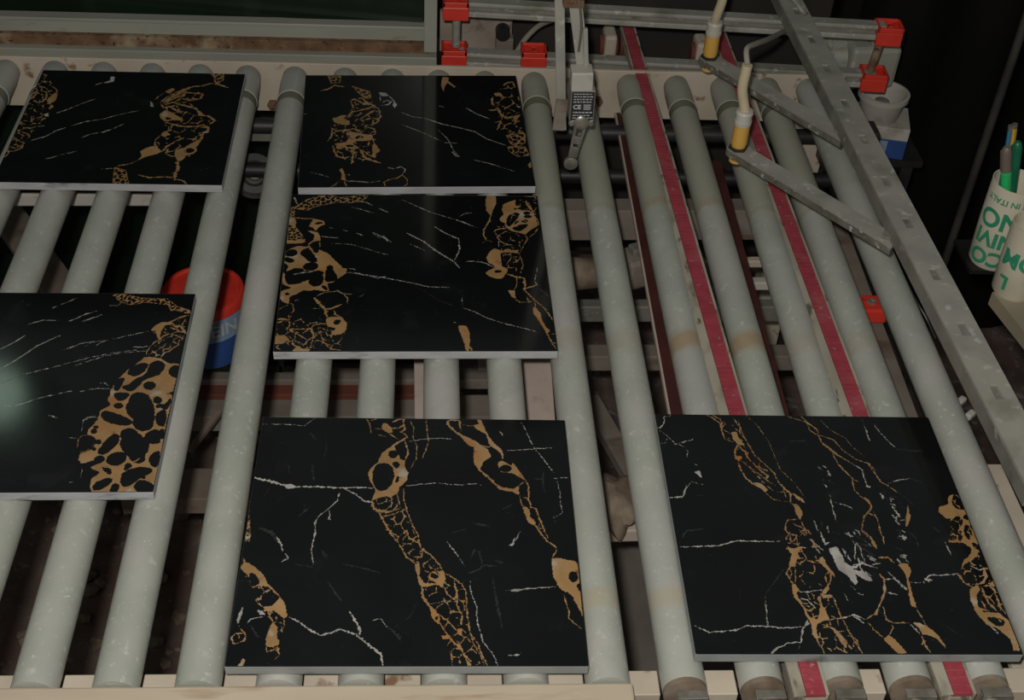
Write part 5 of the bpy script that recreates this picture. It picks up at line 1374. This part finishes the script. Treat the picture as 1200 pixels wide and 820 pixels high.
for k in range(4): box(bm, a + (b - a) * (0.43 + 0.045 * k) + n_ * 0.0141 + sx_ * 0.006, (0.010 - 0.001 * (k % 2), 0.0010, 0.0002), Matrix((sx_, -dn, n_)).transposed())
obj('print', bm, M['ink_white'], face)
for s_ in (-1, 1):
    q = b + sx_ * s_ * 0.0125 + n_ * 0.011
    bm = B_(); lathe(bm, q, q + n_ * 0.005, [(0, 0.004), (0.004, 0.004), (0.005, 0.003)], 16); obj('screw', bm, M['chrome'], body, True)
lv0, lv1 = V(680, 137) + n_ * 0.014, V(670, 178) + n_ * 0.012
ld = (lv1 - lv0); lm = frame_of(ld, Vector((0, 1, 0)))
for s_ in (-1, 1):
    bm = B_(); bar(bm, lv0 + sx_ * s_ * 0.0065, lv1 + sx_ * s_ * 0.004, 0.0035, 0.004, 0.0005, up=Vector((0, 1, 0))); obj('lever_rail', bm, M['chrome'], t)
bm = B_(); lathe(bm, lv0 - n_ * 0.006, lv0 + n_ * 0.004, [(0, 0.010), (0.008, 0.010), (0.010, 0.007)], 20); obj('lever_hub', bm, M['chrome'], t, True)
bm = B_(); box(bm, (lv0 + lv1) / 2, (0.010, 0.012, 0.005), lm, 0.001); obj('lever_clamp', bm, M['chrome'], t)
bm = B_(); bar(bm, lv0 + ld * 0.7, lv1, 0.011, 0.004, 0.001, up=Vector((0, 1, 0))); tip_ = obj('lever_tip', bm, M['chrome'], t)
q = V(668, 185) + n_ * 0.012
bm = B_(); lathe(bm, q - n_ * 0.003, q + n_ * 0.005, [(0, 0.0082), (0.001, 0.0092), (0.006, 0.0092), (0.0066, 0.0075), (0.0072, 0.0075), (0.008, 0.004)], 24); obj('lever_roller', bm, M['chrome'], tip_, True)
bm = B_(); a_ = V(672, 2, 0.02); box(bm, a_, (0.026, 0.016, 0.010), None, 0.001); obj('strip_clamp', bm, M['rust'], t)
bm = B_(); tube(bm, [V(675, -20, 0.0), V(680, 12, 0.0), V(681, 35, 0.0), V(678, 60, 0.005)], 0.0016, 8); obj('wire', bm, M['pen_grey'], t, True)

# ------------------------------------------------------------------ glazed cabinet behind the back rail
CY = 0.985
xr = aty(512, 50, CY).x; xl = -0.98
def zc(v, dy=0.0, u=260): return aty(u, v, CY + dy).z
t = thing('glazed_cabinet', 'grey machine cabinet with dark green glass and a rusty sill', 'cabinet', ((xl + xr) / 2, CY + 0.2, floor_z))
def slab(name, v0, v1, dy, th, m, x0=xl, x1=None, lab=None):
    x1 = xr if x1 is None else x1; za, zb = zc(v0, dy), zc(v1, dy)
    bm = B_(); box(bm, ((x0 + x1) / 2, CY + dy + th / 2, (za + zb) / 2), (x1 - x0, th, abs(za - zb)), None, 0.0012); return part(name, bm, m, t, label=lab)
slab('sill_rail', 75, 62, 0.0, 0.05, M['grey_paint'])
slab('rusty_ledge', 58, 46, 0.013, 0.06, M['rust'], x1=xr - 0.012, lab='rusty recessed ledge')
slab('frame_rail', 42.5, 29, 0.024, 0.03, M['grey_paint'])
slab('frame_bead', 30, 26, 0.022, 0.02, M['grey_paint'])
zt = 0.42; gz = zc(25, 0.036)
bm = B_(); box(bm, ((xl + xr) / 2 - 0.01, CY + 0.075, (gz + zt) / 2), (xr - xl - 0.02, 0.006, zt - gz + 0.03), Matrix.Rotation(-0.07, 3, 'Z')); part('glass_pane', bm, M['glass'], t)
st0, st1 = aty(497, 20, CY + 0.006).x, xr
bm = B_(); box(bm, ((st0 + st1) / 2, CY + 0.031, (zc(56, 0.006) + zt) / 2), (st1 - st0, 0.05, zt - zc(56, 0.006)), None, 0.0015); part('frame_stile', bm, M['grey_paint'], t)
bm = B_(); box(bm, ((xl + xr) / 2, CY + 0.36, (floor_z + zt) / 2), (xr - xl - 0.01, 0.40, zt - floor_z)); part('cabinet_body', bm, M['green_dark'], t)
# stained plate and dark machine panel behind the rails
a, b = aty(515, 60, 1.14), aty(601, 16, 1.14)
bm = B_(); box(bm, ((a.x + b.x) / 2, 1.146, (a.z + b.z) / 2), (b.x - a.x, 0.012, b.z - a.z), None, 0.001); tag(obj('stained_plate', bm, M['stain']), 'dirty white plate with rust stains behind the rails', 'plate')
pl = aty(592, 45, 1.12)
t = thing('pipe_bracket', 'small dark pipe bracket in front of the stained white plate', 'bracket', pl + Vector((0, 0, -0.02)))
bm = B_(); cyl(bm, pl + Vector((-0.004, 0, 0.006)), pl + Vector((-0.004, 0.024, 0.006)), 0.012, 20); obj('pipe', bm, M['dark_steel'], t, True)
bm = B_(); box(bm, pl + Vector((0.0, 0.014, -0.014)), (0.03, 0.02, 0.022), None, 0.003); obj('foot', bm, M['beam'], t)
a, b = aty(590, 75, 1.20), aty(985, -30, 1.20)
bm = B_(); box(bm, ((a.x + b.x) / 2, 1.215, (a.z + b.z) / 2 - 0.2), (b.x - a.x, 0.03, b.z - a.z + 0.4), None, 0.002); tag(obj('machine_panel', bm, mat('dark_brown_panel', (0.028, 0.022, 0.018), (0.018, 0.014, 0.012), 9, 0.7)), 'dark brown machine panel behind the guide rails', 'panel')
bm = B_(); tube(bm, [aty(606, 60, 1.10), aty(616, 45, 1.10), aty(632, 30, 1.09), aty(652, 22, 1.06), aty(672, 18, 1.02)], 0.0045, 10); tag(obj('bent_cable', bm, M['grey_cable'], None, True), 'grey cable curving up in front of the dark panel', 'cable')

# ------------------------------------------------------------------ motor and bucket beyond the rail end
mc = aty(1005, 66, 1.10)
t = thing('gear_motor', 'dusty grey gear motor under the free ends of the rails', 'motor', mc + Vector((0, 0, -0.06)))
bm = B_(); box(bm, mc + Vector((0.012, 0.0, 0.0)), (0.085, 0.09, 0.075), Matrix.Rotation(0.1, 3, 'Z'), 0.008); obj('gearbox', bm, M['grey_paint'], t)
bm = B_(); cyl(bm, mc + Vector((-0.075, 0.01, 0.0)), mc + Vector((-0.02, 0.0, 0.0)), 0.036, 24); mb_ = obj('motor_body', bm, M['grey_paint'], t, True)
for k in range(6):
    bm = B_(); cyl(bm, mc + Vector((-0.07 + 0.009 * k, 0.009, 0)), mc + Vector((-0.067 + 0.009 * k, 0.009, 0)), 0.040, 24); obj('cooling_fin', bm, M['grey_paint'], mb_)
bm = B_(); box(bm, mc + Vector((-0.01, -0.0465, 0.004)), (0.03, 0.001, 0.022), Matrix.Rotation(0.1, 3, 'Z')); obj('label_plate', bm, M['white_plastic'], t)
bm = B_(); box(bm, mc + Vector((0.02, -0.02, 0.042)), (0.03, 0.03, 0.012), None, 0.003); obj('terminal_box', bm, M['grey_paint'], t)
bx = aty(1030, 152, 1.04)
t = thing('carton', 'white and blue carton standing below the gear motor', 'box', bx + Vector((0, 0, -0.03)))
R_ = Matrix.Rotation(-0.22, 3, 'Z')
bm = B_(); box(bm, bx + Vector((0, 0, 0.016)), (0.088, 0.075, 0.022), R_, 0.001); obj('top', bm, M['white_plastic'], t)
bm = B_(); box(bm, bx + Vector((0, 0, -0.0125)), (0.0882, 0.0752, 0.035), R_, 0.001); obj('blue_side', bm, M['blue'], t)
q_ = bx + R_ @ Vector((-0.012, -0.0379, -0.008)); bm = B_(); box(bm, q_, (0.05, 0.0006, 0.02), R_); obj('label_panel', bm, mat('pale_label', (0.30, 0.36, 0.42), (0.24, 0.30, 0.36), 30, 0.6), t)
bc = bx + Vector((-0.008, 0.0, 0.0275))
t = thing('plastic_bowl', 'small white plastic bowl standing on the blue and white carton', 'bowl', bc)
bm = B_(); lathe(bm, bc, bc + Vector((0, 0, 0.045)), [(0.0005, 0.010), (0, 0.030), (0.002, 0.032), (0.036, 0.038), (0.0365, 0.042), (0.045, 0.042), (0.0455, 0.038), (0.008, 0.031), (0.006, 0.004)], 36); obj('body', bm, M['white_plastic'], t, True)
bm = B_(); lathe(bm, bc + Vector((0, 0, 0.0065)), bc + Vector((0, 0, 0.03)), [(0, 0.010), (0.022, 0.012), (0.0235, 0.004)], 20); obj('contents', bm, M['steel'], t, True)
sh = thing('steel_shelf', 'dark steel shelf under the blue and white carton', 'shelf', (bx.x, 1.08, floor_z))
zs = bx.z - 0.03
bm = B_(); box(bm, (bx.x - 0.02, 1.07, zs - 0.006), (0.18, 0.16, 0.012)); obj('board', bm, M['dark_steel'], sh)
for x in (-0.09, 0.05):
    bm = B_(); box(bm, (bx.x + x, 1.07, (floor_z + zs - 0.012) / 2), (0.02, 0.14, zs - 0.012 - floor_z)); obj('leg', bm, M['dark_steel'], sh)

# ------------------------------------------------------------------ right side: black sheet, post, pen sleeves on a beige desk corner
py_ = 0.86
a, b = aty(1191, 56, py_), aty(1128, 322, py_)
bm = B_(); cyl(bm, Vector((a.x, py_, floor_z)), Vector((a.x, py_, 0.60)), 0.0065, 14); tag(obj('steel_post', bm, mat('dark_post', (0.05, 0.046, 0.042), (0.03, 0.028, 0.026), 20, 0.5), None, True), 'thin dark upright post in front of the black sheet', 'post')
bm = B_(); bar(bm, strip_top + Vector((-0.03, 0.012, -0.01)), Vector((a.x + 0.02, py_ + 0.014, 0.52)), 0.02, 0.03, 0.002); tag(obj('overhead_arm', bm, M['dark_steel']), 'dark overhead arm from the thin post to the limit switch strips', 'arm')
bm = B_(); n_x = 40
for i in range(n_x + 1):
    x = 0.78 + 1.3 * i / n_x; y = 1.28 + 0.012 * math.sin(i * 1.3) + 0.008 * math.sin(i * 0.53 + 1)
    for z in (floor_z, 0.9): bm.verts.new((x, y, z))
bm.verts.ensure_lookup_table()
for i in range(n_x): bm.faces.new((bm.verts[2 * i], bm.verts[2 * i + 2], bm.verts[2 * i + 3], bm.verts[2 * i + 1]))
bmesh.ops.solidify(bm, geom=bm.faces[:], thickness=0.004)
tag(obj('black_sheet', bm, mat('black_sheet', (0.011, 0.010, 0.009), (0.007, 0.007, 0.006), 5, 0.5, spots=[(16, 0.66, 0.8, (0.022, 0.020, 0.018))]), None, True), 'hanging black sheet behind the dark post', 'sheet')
DZ = -0.07
e0, e1 = at(1163, 342, DZ), at(1203, 392, DZ)
t = thing('side_desk', 'beige desk corner under the paper pen sleeves', 'desk', (1.0, 0.6, floor_z))
dd = (e1 - e0).normalized()
poly = [(e0.x, e0.y), (e1.x + dd.x * 0.15, e1.y + dd.y * 0.15), (1.35, e1.y + dd.y * 0.15), (1.35, e0.y)]
bm = B_(); prism(bm, poly, DZ - 0.02, DZ); obj('desk_top', bm, mat('beige_top', (0.36, 0.31, 0.22), (0.30, 0.26, 0.19), 12, 0.6), t)
bm = B_(); box(bm, (1.12, e0.y + 0.02, (floor_z + DZ - 0.02) / 2), (0.05, 0.05, DZ - 0.02 - floor_z)); obj('leg', bm, M['dark_steel'], t)
def sleeve(pb, r, h, label, rows):
    t = thing('pen_sleeve', label, 'pen holder', pb, 'paper pen sleeves')
    bm = B_(); lathe(bm, pb, pb + Vector((0, 0, h)), [(0.0005, r * 0.4), (0, r * 0.86), (0.004, r * 0.94), (h * 0.5, r), (h, r * 1.02), (h, r * 0.985), (0.006, r * 0.9), (0.006, r * 0.4)], 36); pt_ = obj('paper_tube', bm, M['paper'], t, True)
    th0 = math.atan2(CAM_P.y - pb.y, CAM_P.x - pb.x)
    for (s, size, zc_, dth) in rows:
        tb = text_bm(s, size, 3, 0.0011 if size > 0.02 else 0.0003)
        for v in tb.verts:
            th = th0 + dth - v.co.x / (r * 1.02); z = zc_ - v.co.y        # printed upside down
            th = th0 + dth + (-v.co.x) / (r * 1.02)
            v.co = Vector((pb.x + r * 1.028 * math.cos(th), pb.y + r * 1.028 * math.sin(th), pb.z + z))
        obj('print', tb, M['ink_green'], pt_)
    return t
h1 = 0.125
pb1 = at(1160, 304, DZ); pb2 = at(1186, 340, DZ)
bm = B_(); box(bm, (pb1.x + 0.06, pb1.y + 0.01, DZ - 0.003), (0.19, 0.07, 0.006)); obj('rear_ledge', bm, M['black'], t)
R1 = 0.031
sleeve(pb1, R1, h1, 'paper sleeve with green print holding the green pens', [('MADE IN ITALY', 0.0115, h1 * 0.86, 0.25), ('NO', 0.036, h1 * 0.64, -0.15), ('NIVI', 0.030, h1 * 0.40, -0.1), ('CO', 0.030, h1 * 0.17, -0.2)])
sleeve(pb2, 0.029, 0.105, 'smaller creased paper sleeve with green print, at the desk edge', [('OM', 0.032, 0.062, -0.1), ('L', 0.026, 0.026, -0.5)])
def pen(p, tip, r, m, cap, label):
    t = thing('marker_pen', label, 'pen', p, None)
    d = tip - p; L1 = d.length
    bm = B_(); lathe(bm, p, tip, [(0, r * 0.9), (L1 * 0.78, r), (L1 * 0.782, r * 0.9), (L1 * 0.80, r * 0.9)], 20); obj('barrel', bm, m, t, True)
    bm = B_(); lathe(bm, p + d * 0.80, tip, [(0, r * 1.02), (L1 * 0.15, r * 0.98), (L1 * 0.19, r * 0.75), (L1 * 0.2, r * 0.5)], 20); cp_ = obj('cap', bm, cap, t, True)
    u = frame_of(d); c = p + d * 0.89 + (CAM_P - p).normalized().cross(d.normalized()) * r
    bm = B_(); bar(bm, p + d * 0.80 + (c - p - d * 0.89) * 1.2, p + d * 0.97 + (c - p - d * 0.89) * 1.2, 0.0022, 0.002); obj('clip', bm, cap, cp_)
    return t
def penpos(u, v, dx, dy): 
    b_ = pb1 + Vector((dx, dy, 0.008)); return b_, aty(u, v, b_.y)
b_, tp = penpos(1180, 172, 0.014, -0.006); g1 = pen(b_, tp, 0.0068, M['pen_green'], M['pen_grey'], 'bright green marker with a grey cap in the paper sleeve')
b_, tp = penpos(1193, 166, 0.018, 0.006); g2 = pen(b_, tp, 0.0066, M['pen_dark'], M['pen_dark'], 'dark green marker standing in the paper sleeve')
dv = (tp - b_).normalized()
for k, (u, v, dx, dy, m, lab) in enumerate([(1189, 150, 0.012, 0.014, 'pencil', 'yellow pencil standing behind the green markers'), (1184, 152, 0.004, 0.016, 'pencil_blue', 'thin blue pencil standing behind the green markers')]):
    b_, tp = penpos(u, v, dx, dy); t = thing('pencil', lab, 'pencil', b_); L1 = (tp - b_).length
    bm = B_(); lathe(bm, b_, tp, [(0, 0.001), (0.012, 0.0032), (L1, 0.0032)], 6); obj('shaft', bm, M[m], t)
    bm = B_(); lathe(bm, tp, tp + (tp - b_).normalized() * 0.006, [(0, 0.0034), (0.006, 0.0034)], 12); obj('ferrule', bm, M['chrome'], t)

# ------------------------------------------------------------------ things below the rollers
def item(name, label, cat, bm, m, group=None, smooth=False): return tag(obj(name, bm, m, None, smooth), label, cat, group)
# red-lidded tub on a low stand
TZ = -0.26
tc_ = at(238, 338, TZ)
t = thing('adhesive_tub', 'round tub with a red lid and blue and white label', 'tub', tc_ + Vector((0, 0, -0.115)))
bm = B_(); lathe(bm, tc_ + Vector((0, 0, -0.115)), tc_ + Vector((0, 0, -0.012)), [(0, 0.050), (0.002, 0.052), (0.103, 0.056)], 40); obj('body', bm, M['blue'], t, True)
bm = B_(); lathe(bm, tc_ + Vector((0, 0, -0.062)), tc_ + Vector((0, 0, -0.016)), [(0, 0.0545), (0.046, 0.0565)], 40, False); lb_ = obj('label_band', bm, mat('pale_blue_label', (0.30, 0.40, 0.52), (0.22, 0.32, 0.46), 20, 0.5), t, True)
bm = B_(); lathe(bm, tc_ + Vector((0, 0, -0.018)), tc_ + Vector((0, 0, 0.002)), [(0, 0.0575), (0.001, 0.0605), (0.014, 0.0605), (0.018, 0.058), (0.0185, 0.054), (0.015, 0.052), (0.015, 0.003)], 44); obj('lid', bm, M['red'], t, True)
th0 = math.atan2(CAM_P.y - tc_.y, CAM_P.x - tc_.x)
tb = text_bm('EIN', 0.030, 2, 0.0006)
for v in tb.verts:
    th = th0 + 0.42 + v.co.x / 0.057; v.co = Vector((tc_.x + 0.0576 * math.cos(th), tc_.y + 0.0576 * math.sin(th), tc_.z - 0.040 + v.co.y))
obj('print', tb, M['ink_white'], lb_)
# pulley near the back
pc = at(298, 206, -0.13)
t = thing('drive_pulley', 'black round pulley with a steel hub near the back rail', 'pulley', pc)
ax = Vector((0.15, -0.65, 0.75)).normalized()
bm = B_(); lathe(bm, pc - ax * 0.014, pc + ax * 0.014, [(0, 0.030), (0.004, 0.032), (0.012, 0.025), (0.016, 0.025), (0.024, 0.032), (0.028, 0.030), (0.028, 0.020), (0.02, 0.014)], 36); obj('wheel', bm, mat('grey_rubber', (0.06, 0.058, 0.055), (0.035, 0.034, 0.032), 30, 0.5), t, True)
bm = B_(); cyl(bm, pc + ax * 0.004, pc + ax * 0.022, 0.011, 20); obj('hub', bm, M['steel'], t, True)
bm = B_(); cyl(bm, pc + ax * 0.02, pc + ax * 0.026, 0.006, 6); obj('nut', bm, M['steel'], t)
bm = B_(); bar(bm, pc + Vector((-0.02, 0.08, 0.03)), pc + Vector((0.05, 0.08, 0.03)), 0.02, 0.03, 0.002); obj('bracket', bm, M['steel'], t)
# dark green tray
zt_ = TZ - 0.115
xa, xc = -0.80, at(330, 430, zt_).x; ya, yc = at(200, 428, zt_).y, 0.93
t = thing('green_tray', 'dark green tray on legs lying below the rollers', 'tray', ((xa + xc) / 2, (ya + yc) / 2, floor_z))
bm = B_(); box(bm, ((xa + xc) / 2, (ya + yc) / 2, zt_ - 0.006), (xc - xa, yc - ya, 0.012)); obj('bottom', bm, M['green_dark'], t)
for x in (xa, xc):
    bm = B_(); box(bm, (x, (ya + yc) / 2, zt_ + 0.008), (0.008, yc - ya, 0.04)); obj('side', bm, M['green_dark'], t)
    for y in (ya + 0.03, yc - 0.03):
        bm = B_(); box(bm, (x, y, (floor_z + zt_ - 0.012) / 2), (0.03, 0.03, zt_ - 0.012 - floor_z)); obj('leg', bm, M['green_dark'], t)
p, q = at(10, 250, -0.362), at(95, 372, -0.362)
bm = B_(); bar(bm, p + Vector((-0.03, 0.04, 0.0)), q + Vector((0.03, -0.05, 0.0)), 0.055, 0.016, 0.002); item('plank', 'short dusty plank slanting over the dark green tray', 'plank', bm, M['board'])
# pale stone strips standing under the tile gap
for (u, lab) in ((502, 'pale stone strip under the tile gap, narrow side showing'), (628, 'pale stone strip under the tile gap, next to the dusty roller')):
    p, q = at(u, 424, -0.14), at(u + (6 if u > 560 else 2), 520, -0.14)
    t_ = (q - p); bm = B_(); bar(bm, p, p + t_.normalized() * 0.22, 0.036, 0.018, 0.001); item('stone_strip', lab, 'stone', bm, M['stone'])
# bearing, lever stick, plates
p, q = at(640, 322, -0.20), at(752, 318, -0.20)
t = thing('pillow_bearing', 'mud-caked shaft with a steel bearing block under the rollers', 'bearing', (p + q) / 2)
bm = B_(); lathe(bm, p, q, [(0, 0.02), (0.03, 0.026), (0.06, 0.023), (0.1, 0.02), ((q - p).length, 0.02)], 18); obj('shaft', bm, M['mud'], t, True)
c = at(748, 312, -0.19); bm = B_(); box(bm, c, (0.055, 0.045, 0.05), Matrix.Rotation(0.4, 3, 'Z'), 0.006); obj('block', bm, M['beam'], t)
bm = B_(); box(bm, c + Vector((-0.006, 0, 0.03)), (0.02, 0.02, 0.014), Matrix.Rotation(0.4, 3, 'Z'), 0.003); obj('cap', bm, M['steel'], t)
p, q = at(222, 528, -0.37), at(258, 482, -0.36)
bm = B_(); bar(bm, p, q, 0.008, 0.008, 0.001); item('stick', 'thin stick slanting between two bare rollers', 'stick', bm, M['board'])
p, q = at(690, 468, -0.45), at(760, 590, -0.45)
bm = B_(); bar(bm, p, q, 0.03, 0.02, 0.002); item('slanting_brace', 'slanting dusty brace between the two dusty rollers', 'brace', bm, M['beam'])
c = at(724, 590, -0.20)
bm = bmesh.new(); bmesh.ops.create_icosphere(bm, subdivisions=3, radius=1.0)
for v in bm.verts:
    n = v.co.normalized(); k = 1 + 0.22 * math.sin(5 * n.x + 3 * n.z) * math.cos(4 * n.y) + random.uniform(-0.06, 0.06)
    v.co = Vector((n.x * 0.024 * k, n.y * 0.045 * k, n.z * 0.022 * k)) + c
item('mud_clump', 'rough brown clump of caked mud between the dusty rollers', 'clump', bm, M['mud'], None, True)
p, q = at(700, 618, -0.22), at(790, 616, -0.22)
bm = B_(); bar(bm, p, q, 0.03, 0.02, 0.002); part('cross_beam', bm, M['stone'], fr)
c = at(740, 700, -0.50)
bm = B_(); box(bm, c, (0.20, 0.34, 0.012), Matrix.Rotation(0.15, 3, 'Z'), 0.001); item('stone_offcut', 'flat grey stone offcut low between the dusty rollers', 'stone', bm, mat('grey_stone', (0.17, 0.145, 0.125), (0.13, 0.11, 0.095), 14, 0.8, spots=[(8, 0.6, 0.7, (0.09, 0.075, 0.065))]))
# plates and red bits beside the last roller
p, q = at(968, 250, -0.12), at(1080, 560, -0.12)
bm = B_(); bar(bm, p, q, 0.042, 0.012, 0.002); item('beige_plate', 'long beige plate lying parallel beside the last roller', 'plate', bm, M['beam'])
for (u, v, z, lab) in [(1019, 362, -0.10, 'red plastic block between the last two rollers, on the beige plate'), (938, 172, -0.12, 'red plastic block behind the steel arm, near the back rail')]:
    c = at(u, v, z); t = thing('red_block', lab, 'block', c + Vector((0, 0, -0.011)))
    bm = B_(); box(bm, c, (0.04, 0.034, 0.022), None, 0.003); obj('body', bm, M['red'], t)
    bm = B_(); cyl(bm, c + Vector((0, 0, 0.01)), c + Vector((0, 0, 0.014)), 0.006, 6); obj('screw', bm, M['steel'], t)
for k, (pts, lab) in enumerate([([at(1062, 330, -0.03), at(1072, 350, -0.02), at(1085, 372, -0.03), at(1096, 396, -0.05)], 'thin dark wire twisted along the slotted bar'), ([at(1000, 345, -0.1), at(1012, 352, -0.09), at(1026, 350, -0.1)], 'thin wire lying over the beige plate')]):
    bm = B_(); tube(bm, pts, 0.0016, 8); item('loose_wire', lab, 'wire', bm, M['dark_steel'], None, True)
for (u, v, lab) in [(1137, 486, 'small white cable clip below the slotted bar'), (1126, 470, 'small white cable tie end below the slotted bar')]:
    c = at(u, v, -0.06); bm = B_(); box(bm, c, (0.014, 0.008, 0.008), Matrix.Rotation(0.7, 3, 'Z'), 0.002); bar(bm, c, Vector((a_side.x + 0.017, c.y, -0.072)), 0.005, 0.004); item('cable_clip', lab, 'clip', bm, M['white_plastic'])
# rubble on the floor
rng = random.Random(5)
bm = B_()
for k in range(420):
    x, y = rng.uniform(-0.9, 0.9), rng.uniform(-0.25, 0.9); s_ = rng.uniform(0.004, 0.017)
    r_ = bmesh.ops.create_icosphere(bm, subdivisions=1, radius=s_)
    for v in r_['verts']: v.co = Vector((x + v.co.x * rng.uniform(0.7, 1.4), y + v.co.y * rng.uniform(0.7, 1.4), floor_z + s_ * 0.4 + v.co.z * 0.6))
tag(obj('rubble', bm, M['mud']), 'brown rubble and stone chips scattered over the floor', 'rubble', None, 'stuff')

# ------------------------------------------------------------------ lamp whose glow shows in one tile
P_ = at(-6, 462, 0); d = P_ - CAM_P; d.z = -d.z
lp = P_ + d * (1.45 / d.z)
t = thing('hanging_lamp', 'round workshop lamp hanging above the cabinet', 'lamp', lp)
bm = bmesh.new(); bmesh.ops.create_uvsphere(bm, u_segments=24, v_segments=12, radius=0.075); bmesh.ops.translate(bm, vec=lp, verts=bm.verts); obj('globe', bm, M['lampglow'], t, True)
bm = B_(); lathe(bm, lp + Vector((0, 0, 0.05)), lp + Vector((0, 0, 0.16)), [(0, 0.16), (0.002, 0.162), (0.10, 0.04), (0.11, 0.02)], 32); obj('shade', bm, M['dark_steel'], t, True)
bm = B_(); cyl(bm, lp + Vector((0, 0, 0.16)), lp + Vector((0, 0, 0.6)), 0.006, 8); obj('stem', bm, M['dark_steel'], t, True)
